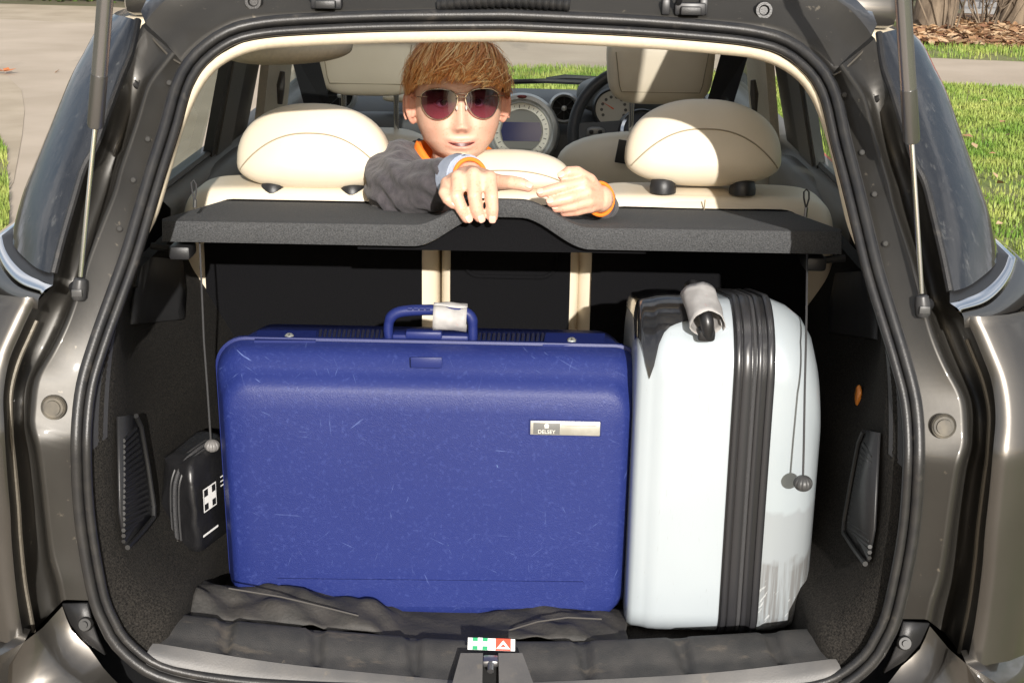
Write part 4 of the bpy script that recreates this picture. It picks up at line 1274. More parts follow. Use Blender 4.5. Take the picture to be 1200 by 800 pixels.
def plate(mb, a, b_, lift, y0, th, mi=0):
    c = (P(a[0], a[1], y0) + P(b_[0], b_[1], y0)) / 2
    d = P(b_[0], b_[1], y0) - P(a[0], a[1], y0)
    mb.box(c + Vector((0, -lift, 0)), (abs(d.x), th, abs(d.z)), min(.0012, th * .4), mi=mi)
    return c
mb = MB()
ft = [onb(*q, .0012) for q in [(325, 677), (683, 681), (685, 684), (684, 712), (325, 708)]]
MB().poly(ft[::-1]).build('foot_panel', bluem, bs, smooth=False, solid=.003)
mb = MB(); c = plate(mb, (481, 419), (518, 432), -.004, .2025, .004); mb.build('stamp_frame', bm_b, bs)
# metal badge with its name and mark
badm = mat('badge_metal', (.62, .61, .55), .35, .7, (.5, .49, .43), 40)
mb = MB(); plate(mb, (620, 491), (704, 511), .0, .2005, .004); fr_ = mb.build('badge_frame', bm_b, bs)
mb = MB(); bc = plate(mb, (621.5, 492), (703, 510), .0015, .2005, .004); badge = mb.build('badge', badm, bs)
mb = MB(); dcn = plate(mb, (625, 494), (656, 508), .0032, .2005, .001); mb.build('badge_field', mat('badge_grey', (.13, .13, .125), .4), badge)
tv, tf = text_mesh('DELSEY', .0078)
inkm = mat('badge_ink', (.72, .70, .63), .4, .3)
mb = MB(); mb.add([Vector((dcn.x + v_.x, dcn.y - .0045 - v_.z, dcn.z - .0072 + v_.y)) for v_ in tv], tf); mb.build('badge_name', inkm, badge, smooth=False)
MB().disc(dcn + Vector((0, -.0043, .0048)), .0034, (0, -1, 0), h=.0006).box(dcn + Vector((0, -.0046, .0025)), (.0058, .0006, .003)).build('badge_mark', inkm, badge, smooth=False)
mb = MB(); plate(mb, (658, 497), (699, 498.5), .0034, .2005, .0006); mb.build('badge_line', mat('badge_grey', (.13, .13, .125), .4), badge)
# top: vents, locks, handle
def ontop(px, py, lift=0): return PZ(px, py, bz1 - .004 + lift)
slot = MB()
for x0, x1, ya, yb in ((374, 446, 387, 399), (560, 634, 391, 404)):
    for i in range(14):
        t = i / 13
        x = lerp(x0, x1, t)
        a, b_ = ontop(x, lerp(yb, yb + .5, t), .002), ontop(x + 2, lerp(ya, ya + .5, t), .002)
        slot.tube([a, b_], .0023, 6)
slot.build('vent_slots', mat('slot_black', (.006, .008, .03), .7), bs)['kind'] = 'stuff'
for x0, x1, y0, y1, kx, ky in ((298, 370, 389, 401, 339, 394), (636, 708, 392, 406, 670, 399)):
    q = [ontop(x0, y1, .003), ontop(x1, y1 + .6, .003), ontop(x1 + 1, y0 + .6, .003), ontop(x0 + 4, y0, .003)]
    lo = MB().poly(q).build('lock', bm_b, bs, smooth=False, solid=.006)
    kc = ontop(kx, ky, .007)
    kk = MB().lathe(kc, (0, -.25, 1), [(.0001, .003), (.005, .003), (.0066, .0015), (.007, -.002)], 20).build('key_disc', steel if False else mat('key_metal', (.7, .72, .66), .25, .8), lo)
    MB().box(kc + Vector((0, 0, .0032)), (.0015, .008, .0008)).build('keyhole', blackpl, lo)
hp = [(456, 396), (455, 386), (457, 374), (464, 367), (478, 364), (505, 363), (535, 364), (547, 367), (553, 374), (554, 386), (554, 397)]
hpts = [P(*q, .300) for q in hp]
for i, (a, q) in enumerate(zip(hpts, hp)):
    a.y = .300
han = MB().tube([Vector(v_) for v_ in catmull([tuple(p) for p in hpts], 44)], [.0085 if 6 < i < 38 else .0075 for i in range(44)], 12).build('handle', bm_b, bs)
gr = MB()
for q in range(478, 506, 7):
    gr.tube([P(q, 361.5, .2905), P(q + 5, 361.5, .2905)], .0024, 6)
gr.build('grip_pads', bm_b, han)
MB().box((P(505, 394, .30)), (.115, .03, .012), .003).build('handle_plate', bm_b, bs)
MB().box((P(497, 391, .292)), (.055, .02, .012), .003).build('catch', bm_b, bs)
# airline tag wrapped round the handle
paper = mat('tag_paper', (.36, .35, .34), .55, 0, (.28, .27, .26), 60, bump=.3, bscale=90)
marks(paper, (.45, .10, .08), 70, (1, 1, 1), .66, .70, .5, seed=3)
def wrap_tag(name, a, b_, r, label, cat, axis_u):
    a, b_ = Vector(a), Vector(b_)
    d = (b_ - a).normalized()
    u_ = axis_u - d * axis_u.dot(d); u_.normalize(); v_ = d.cross(u_)
    rings = []
    for i in range(9):
        t = i / 8
        c = a.lerp(b_, t)
        ring = []
        for k in range(27):
            an = 2 * math.pi * k / 24
            w_ = 1 + .06 * math.sin(3 * an + i * .5) + .03 * math.sin(7 * an - i)
            rr_ = r * w_ * (1 + .010 * k)
            ring.append(c + u_ * math.cos(an) * rr_ * 1.15 + v_ * math.sin(an) * rr_)
        rings.append(ring)
    o = MB().loft(rings).build(name, paper, solid=.0006)
    tag(o, label, cat, 'paper baggage tags')
wrap_tag('baggage_tag', P(508, 371, .300) , P(547, 373, .300), .0155, 'crumpled white paper tag wrapped round the blue suitcase handle', 'luggage tag', Vector((0, 0, 1)))

# ================================================================ SILVER SUITCASE
silv = mat('silver_shell', (.37, .41, .435), .34, .1, (.345, .385, .41), 4, coat=.5, bump=.03, bscale=500)
silv2 = mat('silver_shell_scuffed_grey', (.335, .372, .395), .36, .1, (.31, .35, .37), 4, coat=.4, bump=.03, bscale=500)
marks(silv, (.22, .22, .22), 50, (9, 9, 1), .66, .74, .45, seed=6)
marks(silv, (.25, .25, .25), 14, (1, 1, 14), .70, .74, .4, rot=(0, .2, 0), seed=16)
marks(silv2, (.20, .205, .21), 1.0, (1, 1, 1), .0, .1, .42, seed=9, low_z=.205)  # plain grey tone, even below a ragged height line
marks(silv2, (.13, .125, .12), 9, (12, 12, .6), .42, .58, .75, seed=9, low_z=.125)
marks(silv2, (.6, .62, .62), 20, (8, 8, 2), .62, .66, .5, rot=(0, .6, 0), seed=13, low_z=.09)
blk = mat('black_frame', (.012, .012, .013), .35, bump=.1, bscale=500)
wc = P(848, 740, .17)
WC = Vector((wc.x, .38, FL))
ss = thing('suitcase', WC, 'silver-white hard-shell suitcase standing on edge with a black zip band', 'suitcase')
ztop = P(850, 337, .30).z
def sec(xpx, inset, Yf, Yb=.50, r=.10, dz=0):
    """a rounded rectangle in the Y-Z plane at the picture column xpx (measured at the front face)"""
    x = P(xpx, 560, .16).x
    z0, z1 = FL + .0 + inset * .25, ztop - inset - dz
    y0, y1 = Yf + inset, Yb - inset
    r = max(.02, r - inset * .3)
    pts = []
    for cy, cz, a0 in ((1, 1, 0), (-1, 1, 90), (-1, -1, 180), (1, -1, 270)):
        rr_ = r if cz > 0 else r * .45
        for k in range(11):
            a = rad(a0 + 9 * k)
            yy = (y1 - rr_) if cy > 0 else (y0 + rr_)
            zz = (z1 - rr_) if cz > 0 else (z0 + rr_)
            yv, zv = yy + rr_ * math.cos(a), zz + rr_ * math.sin(a)
            zv -= .20 * max(0, yv - .24) * max(0, (zv - FL - .2) / .3)
            pts.append(Vector((x, yv, zv)))
    return pts
Lsec = [sec(740.5, .10, .15), sec(741, .03, .15), sec(743, .014, .15), sec(748, .008, .15), sec(757, .006, .15), sec(763, .004, .15), sec(768, .001, .15), sec(776, 0, .15), sec(848, 0, .15), sec(854, .001, .15)]
lo_ = MB().loft(Lsec, closed=True, flip=True); lo_.poly(Lsec[0])
lo_.build('shell_half', silv, ss, angle=60)
Rsec = [sec(894, .001, .15), sec(899, .0, .15), sec(918, .003, .15, dz=.006), sec(936, .010, .15, dz=.016), sec(950, .022, .15, dz=.03), sec(960, .040, .15, dz=.05), sec(967, .068, .15, dz=.06), sec(971, .10, .15, dz=.06), sec(973, .14, .15, dz=.06)]
ro_ = MB().loft(Rsec, closed=True, flip=True); ro_.poly(Rsec[-1][::-1])
ro_.build('shell_half', silv2, ss, angle=60)
def band(x0, x1, out, m, nm, par, n=2):
    a = [sec(x0, .004, .15), sec(x0, -out, .15), sec(x0 + 1.2, -out - .001, .15), sec(x1 - 1.2, -out - .001, .15), sec(x1, -out, .15), sec(x1, .004, .15)]
    return MB().loft(a, closed=True, flip=True).build(nm, m, par, angle=40)
fb_ = band(851, 898, .002, blk, 'zip_band', ss)
blk2 = mat('black_rubber_rib', (.022, .022, .024), .32)
for x0, x1, o_ in ((853, 859, .0055), (861, 871, .0045), (877.5, 883, .005), (889, 896, .0055)):
    band(x0, x1, o_, blk2, 'rib', fb_)
zipm = mat('zip_tape', (.035, .035, .037), .6, bump=.8, bscale=900)
band(872.3, 876.5, .0035, zipm, 'zip_teeth', fb_)
# black corner guard on the upper left corner
gsec = []
full_ = []
for xp in (739.6, 741, 743, 746, 750, 755, 760, 765, 771, 778, 785, 792, 798, 802, 805, 806.5):
    ins = np.interp(xp, (739.6, 741.5, 746, 755, 765, 778, 804, 806), (.03, .010, .0035, .0015, -.002, -.0035, -.0035, .0005))
    s_ = sec(xp, ins, .15)
    # keep only the upper front corner: indices of the (cy=-1, cz=+1) arc, extended
    arc = s_[11:22]
    kx = (xp - 740) / 66
    fr_k = np.interp(kx, (0, .1, .17, .23, .30, .38, .5, .75, 1), (.5, .68, .88, .98, .86, .66, .52, .45, .42))   # how far down the guard reaches
    def along(q_):
        q_ = q_ * 10
        i_ = min(9, int(q_))
        return arc[i_].lerp(arc[i_ + 1], q_ - i_)
    line = s_[7:11] + [s_[10].lerp(arc[0], .5)] + [along(fr_k * k_ / 11) for k_ in range(12)]
    gsec.append(line)
MB().loft(gsec, flip=True).build('corner_guard', mat('gloss_black', (.012, .012, .013), .12, coat=.6), ss, angle=60)
# top handle
ha_, hb_ = P(822, 388, .150), P(808, 332, .33)
hpath = [P(830, 396, .150), P(829, 380, .145), P(826, 366, .155), P(818, 346, .22), P(812, 335, .30), P(808, 336, .36)]
hq = catmull([tuple(p) for p in hpath], 20)
hd2 = MB().tube([Vector(p) for p in hq], [.006] + [.0095] * 18 + [.006], 12).build('handle', blk, ss)
MB().sup(P(827, 391, .156), (.013, .012, .010), .5, .5, 20, 12).build('handle_mount', blk, ss)
wrap_tag('baggage_tag', P(828.5, 380, .143), P(817, 345, .215), .018, 'crumpled white paper tag looped on the silver suitcase handle', 'luggage tag', Vector((1, 0, 0)))

# ================================================================ FIRST-AID POUCH
pm = mat('pouch_nylon', (.008, .008, .009), .36, 0, (.014, .014, .015), 20, bump=.9, bscale=38)
pb = P(222, 645, .33)
po = thing('first_aid_pouch', Vector((pb.x, pb.y, FL)), 'black nylon first-aid pouch with white cross standing left of the blue suitcase', 'pouch')
# plan axes: short face looks at the camera-left, long face with the cross looks right-rear
PB = .688
A0 = PZ(231, 651, PB); Lf = PZ(192, 638, PB); Rt = PZ(274, 618, PB)
ztop_p = P(222, 516, .33).z - PB + FL
eu_ = (Lf - A0); ew_ = (Rt - A0); ez_ = Vector((0, 0, ztop_p - FL))
def pq(u_, w_, z_): return A0 + eu_ * u_ + ew_ * w_ + ez_ * z_
rings = []
for zt, gu, gw in ((0, .07, .04), (.02, .02, .01), (.10, 0, 0), (.2, -.02, -.01), (.35, -.03, -.02), (.5, -.035, -.02), (.65, -.03, -.02), (.8, -.01, 0), (.90, .02, .02), (.97, .09, .06), (1.0, .22, .16)):
    ring = []
    for cu_, cw_, a0 in ((1, 1, 0), (0, 1, 90), (0, 0, 180), (1, 0, 270)):
        for k in range(7):
            a = rad(a0 + 15 * k)
            uu = lerp(gu + .18, 1 - gu - .18, cu_) + .18 * math.cos(a)
            ww = lerp(gw + .08, 1 - gw - .08, cw_) + .08 * math.sin(a)
            p = pq(uu, ww, zt + .10 * ww * zt)
            nz_ = noise.noise(p * 28) * .008 + noise.noise(p * 70) * .004
            ring.append(p + Vector((nz_, nz_, 0)))
    rings.append(ring)
m_ = MB().loft(rings, closed=True)
m_.poly(rings[0][::-1]); m_.poly(rings[-1])
bod = m_.build('body', pm, po, angle=180)
zp = [pq(.52, -.05, .14), pq(.53, -.055, .35), pq(.52, -.055, .6), pq(.47, -.04, .8), pq(.4, .10, .96), pq(.32, .35, 1.03), pq(.25, .7, 1.06)]
zz = [Vector(p) for p in catmull([tuple(p) for p in zp], 40)]
MB().tube(zz, .0035, 6).build('zip', zipm, po)
for d in (-.0085, .0085):
    MB().tube([p + eu_.normalized() * d + Vector((0, .001, 0)) for p in zz], .0018, 6).build('piping', mat('pouch_piping', (.03, .03, .031), .5), po)
zl = pq(.5, -.08, .14)
MB().tube([zl, zl + Vector((-.004, -.006, -.018)), zl + Vector((-.014, -.01, -.035))], .003, 6).build('zip_pull', mat('pull_metal', (.2, .19, .17), .4, .7), po)
# printed cross and lines on the long side
pw = mat('print_white', (.75, .75, .73), .5)
nrm = ew_.cross(ez_).normalized()
if nrm.dot(CAM - A0) < 0: nrm = -nrm
def onp(w_, z_, k=.009): return pq(0, w_, z_) + nrm * k
mb = MB()
def pr(w0, z0, w1, z1, k=.009, mi=0):
    mb.poly([onp(w0, z0, k), onp(w1, z0, k), onp(w1, z1, k), onp(w0, z1, k)], mi)
pr(.10, .46, .44, .72); pr(.12, .475, .42, .705, .0093, 1)
pr(.22, .475, .32, .705, .0096); pr(.12, .55, .42, .63, .0097)
mb.build('cross_print', [pw, mat('print_black', (.01, .01, .01), .5)], po, smooth=False)
mb = MB()
pr(.05, .2, .45, .225)
for k in range(3): pr(.56, .72 - k * .05, .98, .735 - k * .05)
mb.build('text_print', pw, po, smooth=False)['kind'] = 'stuff'

# ================================================================ FOLDED CLOTH BAG ON THE FLOOR
clothm = mat('cloth_nylon', (.026, .0245, .022), .7, 0, (.042, .038, .034), 25, bump=.6, bscale=140)
b0 = P(360, 730, .14)
cb = thing('cloth_bag', Vector((b0.x, .14, FL)), 'crumpled empty black cloth bag lying along the loading sill', 'bag')
tl_ = catmull([(234, 684), (262, 687), (300, 691), (355, 693), (415, 702), (450, 712), (478, 730), (498, 744), (520, 742), (556, 728), (592, 720), (640, 718), (690, 721), (722, 729), (733, 744)], 120)
g = MB()
rings = []
for i, (px, py) in enumerate(tl_):
    t = i / 119
    topp = P(px, py, .185)
    topp.z = max(FL + .006, topp.z)
    hh = topp.z - FL
    ring = []
    for k in range(14):
        a = k / 13
        Y = lerp(.108, .235, a)
        z = FL + .004 + (hh + .0) * min(1, math.sin(math.pi * min(1, .18 + a * .75)) ** .7)
        n_ = noise.noise(Vector((topp.x * 14, Y * 22, 3))) * .010 + noise.noise(Vector((topp.x * 38 + Y * 20, Y * 50, 1))) * .006
        fold = .007 * abs(math.sin(topp.x * 30 + Y * 60)) ** 3
        z += (n_ + fold - .004) * min(1, hh / .03) * (1 if a < .7 else .4)
        ring.append(Vector((topp.x + noise.noise(Vector((topp.x * 20, Y * 30, 8))) * .006, Y, max(FL + .002, z))))
    rings.append(ring)
MB().loft(rings, flip=True).build('fabric', clothm, cb, angle=180, solid=.002)
fold_px = [(268, 690), (330, 700), (380, 712), (420, 722)]
MB().tube([P(x, y - 1, .128) for x, y in fold_px], .0014, 5).build('seam', mat('cloth_seam', (.06, .055, .05), .8), cb)
MB().tube([P(x, y - 1, .128) for x, y in [(590, 741), (630, 729), (665, 724), (705, 726)]], .0014, 5).build('seam', mat('cloth_seam', (.06, .055, .05), .8), cb)

# ================================================================ THE BOY
from mathutils.bvhtree import BVHTree
HC = P(536.5, 119, .875)
RH = Matrix.Rotation(rad(7), 3, 'Z') @ Matrix.Rotation(rad(-7), 3, 'X') @ Matrix.Rotation(rad(-1), 3, 'Y')
def hw_(x, f, z):                       # head space: x to the right of the picture, f forward (to the camera), z up
    return HC + RH @ Vector((x, -f, z))
boy = thing('person', Vector((HC.x, 1.05, .71)), 'ginger-haired boy in aviator sunglasses and grey sweater leaning over the rear seat', 'person')
zk = [-.114, -.110, -.103, -.09, -.07, -.045, -.02, .0, .03, .06, .085, .10, .109, .113]
ak = [.006, .015, .028, .047, .0635, .0735, .078, .0795, .080, .075, .060, .042, .022, .004]
fk = [.052, .064, .076, .082, .083, .082, .081, .081, .086, .078, .060, .042, .022, .004]
bk_ = [.0, .01, .02, .035, .055, .078, .092, .098, .100, .093, .072, .05, .026, .004]
def g2(x, z, cx, cz, sx, sz):
    return math.exp(-((x - cx) / sx) ** 2 - ((z - cz) / sz) ** 2)
def face_disp(x, z):
    d = 0
    if -.066 < z < .02:
        t = (.012 - z) / .057            # 0 at the bridge, 1 at the tip
        rid = max(0, min(1, t)) ** 1.2
        wdt = .0065 + .0045 * max(0, min(1, t))
        fall = 1 if z > -.045 else math.exp(-((z + .045) / .0065) ** 2)
        d += (.003 + .016 * rid) * math.exp(-(x / wdt) ** 2) * fall
    d += .0075 * (g2(x, z, .0105, -.0475, .0055, .006) + g2(x, z, -.0105, -.0475, .0055, .006))
    d -= .0085 * (g2(x, z, .032, -.001, .016, .012) + g2(x, z, -.032, -.001, .016, .012))
    d += .003 * (g2(x, z, .03, .02, .02, .007) + g2(x, z, -.03, .02, .02, .007))
    d += .0045 * (g2(x, z, .040, -.043, .018, .018) + g2(x, z, -.040, -.043, .018, .018))
    sm = -.0755 + .0035 * (x / .022) ** 2
    inm = math.exp(-(x / .026) ** 4)
    d += .0042 * inm * math.exp(-((z - sm - .0045) / .0036) ** 2) + .0055 * inm * math.exp(-((z - sm + .006) / .0045) ** 2)
    d -= .004 * math.exp(-(x / .022) ** 6) * math.exp(-((z - sm) / .0018) ** 2)
    d -= .0025 * g2(x, z, 0, -.089, .016, .004)
    d += .004 * g2(x, z, 0, -.103, .016, .008)
    return d
def head_mesh(nz=110, nu=120):
    rings = []
    for i in range(nz):
        t = i / (nz - 1)
        z = -.114 + .227 * (.5 - .5 * math.cos(math.pi * t))
        a, f, b_ = np.interp(z, zk, ak), np.interp(z, zk, fk), np.interp(z, zk, bk_)
        ring = []
        for j in range(nu):
            th = 2 * math.pi * j / nu
            c, s_ = math.cos(th), math.sin(th)
            x = a * math.copysign(abs(c) ** .9, c)
            y = (f if s_ > 0 else b_) * math.copysign(abs(s_) ** .85, s_)
            if s_ > .15:
                y += face_disp(x, z) * min(1, (s_ - .15) / .2)
            ring.append((x, y, z))
        rings.append(ring)
    return rings
hr_ = head_mesh()
hb = MB(); hb.loft([[hw_(*p) for p in r] for r in hr_], closed=True); hb.poly([hw_(*p) for p in hr_[-1]]); hb.poly([hw_(*p) for p in hr_[0]][::-1])
head_bvh = BVHTree.FromPolygons([Vector(v_) for v_ in hb.v], hb.f)
body = MB()
body.v, body.f, body.mi = list(hb.v), list(hb.f), list(hb.mi)
for s in (-1, 1):                       # ears
    body.sup(hw_(.084 * s, -.006, -.010), (.008, .021, .031), 1, 1, 20, 14, rot=RH @ Matrix.Rotation(.6 * s, 3, 'Z') @ Matrix.Rotation(.12, 3, 'X'), fn=lambda q: Vector((q.x, q.y * (1 + .25 * q.z), q.z)))
    rim = [hw_((.090 + .008 * math.cos(t)) * s, -.008 - .018 * math.cos(t), -.008 + .028 * math.sin(t)) for t in np.linspace(-1.0, 3.9, 16)]
    body.tube(rim, .0035, 8)
nb = P(532, 215, 1.0)
body.tube([hw_(0, .0, -.06), hw_(0, -.012, -.10), nb + Vector((0, -.01, .02)), nb + Vector((0, .02, -.06))], [.052, .048, .052, .07], 20)
# arms, palms, fingers: chains of joints
shR, elR, wrR = P(475, 200, .96), P(470, 222, .70), P(550, 207, .475)
shL, elL, wrL = P(618, 250, .98), P(706, 239, .60), P(703, 233, .472)
def chain(pts, rr):
    p = [Vector(v_) for v_ in catmull([tuple(q) for q in pts], len(pts) * 5)]
    r_ = np.interp(np.linspace(0, len(pts) - 1, len(p)), range(len(pts)), rr)
    body.tube(p, list(r_), 12)
    body.sup(p[-1], (r_[-1],) * 3, 1, 1, 12, 8)
    body.sup(p[0], (r_[0],) * 3, 1, 1, 12, 8)
chain([shR, elR], [.045, .038]); chain([elR, wrR], [.037, .024])
chain([shL, elL], [.04, .022]); chain([elL, wrL], [.022, .022])
body.sup((nb.x, 1.03, nb.z - .12), (.15, .085, .15), .7, .8)
body.sup((nb.x, 1.06, nb.z - .30), (.125, .085, .16), .7, .8)
for s in (-1, 1):
    x = nb.x + .075 * s
    chain([(x, 1.07, nb.z - .38), (x, .985, .765)], [.075, .055])
    chain([(x, .985, .755), (x, 1.20, .755), (x, 1.34, .76)], [.052, .045, .032])
    chain([(x, 1.34, .755), (x, 1.42, .75)], [.032, .024])
nails = []
def hand(wr, fingers, thumb, palm_r):
    for kn, mid, d2, tip, r0 in fingers:
        k, m_, d_, t_ = (P(*q) for q in (kn, mid, d2, tip))
        body.tube([wr, wr.lerp(k, .5), k], [palm_r * 1.1, palm_r, r0 * 1.12], 12)
        body.sup(k, (r0 * 1.13,) * 3, 1, 1, 12, 8)
        body.tube([k, k.lerp(m_, .5), m_], [r0 * 1.08, r0 * .98, r0], 12); body.sup(m_, (r0 * 1.01,) * 3, 1, 1, 12, 8)
        body.tube([m_, d_, t_], [r0 * .98, r0 * .92, r0 * .82], 12); body.sup(t_, (r0 * .82,) * 3, 1, 1, 12, 8)
        nails.append((d_, t_, r0))
    kk = [P(*f_[0]) for f_ in fingers]
    for a_, c_ in zip(kk, kk[1:]):
        body.tube([a_.lerp(wr, .12), c_.lerp(wr, .12)], [.0098, .0098], 10)
        body.tube([a_.lerp(wr, .28), c_.lerp(wr, .28)], [.0115, .0115], 10)
        body.tube([a_.lerp(wr, .45), c_.lerp(wr, .45)], [.0130, .0130], 10)
        body.tube([a_.lerp(wr, .65), c_.lerp(wr, .65)], [.0140, .0140], 10)
    for w_, wr_r in ((.08, .0095), (.25, .0085), (.42, .0072), (.58, .0058)):
        mm_ = [P(*f_[0]).lerp(P(*f_[1]), w_) for f_ in fingers]
        for a_, c_ in zip(mm_, mm_[1:]):
            body.tube([a_, c_], [wr_r, wr_r], 8)
    b_, m_, d_, t_ = (P(*q) for q in thumb[:4])
    body.tube([b_, kk[-1 if wr is wrR else 0].lerp(wr, .25)], [.0115, .0115], 10)
    r0 = thumb[4]
    body.tube([wr, b_], [palm_r, r0 * 1.3], 12); body.sup(b_, (r0 * 1.3,) * 3, 1, 1, 12, 8)
    body.tube([b_, m_], [r0 * 1.25, r0 * 1.05], 12); body.sup(m_, (r0 * 1.05,) * 3, 1, 1, 12, 8)
    body.tube([m_, d_, t_], [r0 * 1.05, r0, r0 * .8], 12); body.sup(t_, (r0 * .8,) * 3, 1, 1, 12, 8)
    nails.append((d_, t_, r0))
hand(wrR, [((524, 215, .418), (521, 226, .392), (525, 234, .384), (531, 239, .384), .0098),
           ((537, 208, .405), (535, 230, .383), (541, 245, .381), (547, 255, .383), .0108),
           ((555, 205, .400), (556, 230, .380), (559, 246, .379), (562, 254, .381), .0112),
           ((574, 209, .402), (576, 231, .381), (577, 246, .380), (577, 254, .382), .0108)],
     ((583, 214, .435), (600, 214, .412), (612, 216, .405), (619, 219, .402), .0105), .0165)
hand(wrL, [((683, 214, .44), (660, 219, .428), (645, 223, .424), (634, 226, .422), .0095),
           ((688, 226, .436), (668, 232, .424), (655, 235, .421), (646, 237, .421), .0098),
           ((690, 236, .438), (672, 241, .428), (660, 243, .426), (652, 244, .427), .0092),
           ((692, 243, .445), (676, 247, .436), (668, 248, .434), (661, 249, .434), .0085)],
     ((690, 212, .455), (676, 202, .446), (666, 202, .440), (659, 206, .438), .0098), .0150)
raw = body.build('skin_raw', mat('skin', (.6, .36, .26), .5))
md = raw.modifiers.new('r', 'REMESH'); md.mode = 'VOXEL'; md.voxel_size = .0021; md.use_smooth_shade = True
m2 = raw.modifiers.new('s', 'SMOOTH'); m2.factor = .5; m2.iterations = 2
dg = bpy.context.evaluated_depsgraph_get()
me = bpy.data.meshes.new_from_object(raw.evaluated_get(dg))
bpy.data.objects.remove(raw)
n = len(me.vertices)
co = np.zeros(n * 3); me.vertices.foreach_get('co', co); co = co.reshape(-1, 3)
inv = np.array(RH.inverted())
loc = (co - np.array(HC)) @ inv.T
X, Fw, Z = loc[:, 0], -loc[:, 1], loc[:, 2]
colr = np.tile(np.array([.65, .41, .295, 1.0]), (n, 1))
def blend(mask, c):
    colr[:, :3] = colr[:, :3] * (1 - mask[:, None]) + np.array(c) * mask[:, None]
front_ = (Fw > .03) & (np.abs(X) < .09) & (np.abs(Z) < .12)
sm = -.0755 + .0035 * (X / .022) ** 2
lip = np.exp(-((Z - sm) / .0085) ** 4) * np.exp(-(X / .029) ** 8) * front_
blend(lip * .75, (.60, .22, .17))
blend(.30 * front_ * (np.exp(-((X - .042) / .022) ** 2 - ((Z + .045) / .02) ** 2) + np.exp(-((X + .042) / .022) ** 2 - ((Z + .045) / .02) ** 2)), (.66, .28, .2))
blend(.35 * front_ * np.exp(-(X / .011) ** 2 - ((Z + .045) / .010) ** 2), (.64, .28, .2))
nost = front_ * (np.exp(-((np.abs(X) - .0068) / .0032) ** 2 - ((Z + .0535) / .0026) ** 2))
blend(np.clip(nost, 0, 1) * .55, (.14, .045, .03))  # shade of the nostril hollows put into the skin colour
ear = (np.abs(X) > .078) & (np.abs(Z) < .05)
blend(ear * .5, (.66, .27, .19))
for kn in nails:                        # knuckles and finger ends a little redder
    d_ = np.linalg.norm(co - np.array(kn[1]), axis=1)
    blend(.5 * np.exp(-(d_ / .012) ** 2), (.66, .29, .22))
for i_ in range(n):                     # blotches and freckles of the skin itself
    q_ = Vector(co[i_])
    k_ = .5 + .5 * noise.noise(q_ * 45)
    colr[i_, :3] *= (1 - .05 * k_, 1 - .14 * k_, 1 - .16 * k_)
    fz = noise.noise(q_ * 330)
    if fz > .42: colr[i_, :3] *= (.93, .84, .78)
vb = BASE[boy.name]
me.vertices.foreach_set('co', (co - np.array(vb)).ravel())
at = me.color_attributes.new('tint', 'FLOAT_COLOR', 'POINT')
at.data.foreach_set('color', colr.ravel())
skin = MATS['skin']
nt, b = nodes(skin)
va = nt.nodes.new('ShaderNodeVertexColor'); va.layer_name = 'tint'
nt.links.new(va.outputs['Color'], b.inputs['Base Color'])
b.inputs['Subsurface Weight'].default_value = .12
b.inputs['Subsurface Radius'].default_value = (.01, .004, .002)
b.inputs['Subsurface Scale'].default_value = .5
b.inputs['Roughness'].default_value = .48
me.materials.clear(); me.materials.append(skin)
me.polygons.foreach_set('use_smooth', [True] * len(me.polygons))
bo = bpy.data.objects.new('body', me); COL.objects.link(bo); bo.parent = boy
BASE[bo.name] = vb
# finger nails
nailm = mat('nail', (.70, .42, .33), .4)
for d_, t_, r0 in nails:
    ax_ = (t_ - d_).normalized()
    up = (CAM - t_); up = (up - ax_ * up.dot(ax_)).normalized()
    up = (up + Vector((0, 0, .6)) - ax_ * ax_.z * .6).normalized()
    sd2 = ax_.cross(up).normalized()
    M = Matrix((sd2, ax_, up)).transposed()
    MB().sup(t_ + up * r0 * .70 + ax_ * r0 * .1, (r0 * .52, r0 * .62, r0 * .16), .8, .7, 16, 10, rot=M).build('nail', nailm, boy)
# eyes, mouth, teeth
def on_face(x, z, lift=.0):
    o = hw_(x, .2, z)
    hit = head_bvh.ray_cast(o, (RH @ Vector((0, 1, 0))))
    return hit[0] + (RH @ Vector((0, -lift, 0))) if hit[0] else hw_(x, .08, z)
for s in (-1, 1):
    c = hw_(.032 * s, .0625, -.001)
    e = MB().sup(c, (.0125,) * 3, 1, 1, 24, 16, rot=RH).build('eye', mat('eye_white', (.75, .70, .66), .15), boy)
    f = RH @ Vector((-.08 * s, -1, .02)).normalized()
    MB().disc(c + f * .0112, .0058, f, .0052, .0016, 24).build('iris', mat('iris', (.10, .06, .03), .2), e)
    MB().disc(c + f * .0126, .0026, f, .0024, .0006, 16).build('pupil', mat('pupil', (.005, .005, .005), .1), e)
    for zz_, hh_, nm in ((.0075, .006, 'eyelid'), (-.0085, .004, 'eyelid')):
        lid = [on_face(.032 * s + t * .017, zz_ * (1 - t * t) * 1.0 - .001, .0005) for t in np.linspace(-1, 1, 9)]
        MB().tube(lid, .0024, 8).build(nm, nailm if False else mat('eyelid_skin', (.58, .33, .24), .5), boy)
    brow = MB()
    for k in range(70):
        t = rnd.uniform(0, 1)
        p = on_face((.014 + .036 * t) * s, .0175 + .004 * math.sin(t * 2.6) + rnd.uniform(-.0025, .0025), .0006)
        q = p + RH @ Vector((.006 * s, -.001, .0015 + rnd.uniform(-.001, .001)))
        brow.tube([p, q], [.0005, .0002], 4)
    brow.build('eyebrow', mat('brow_hair', (.36, .17, .06), .6), boy)
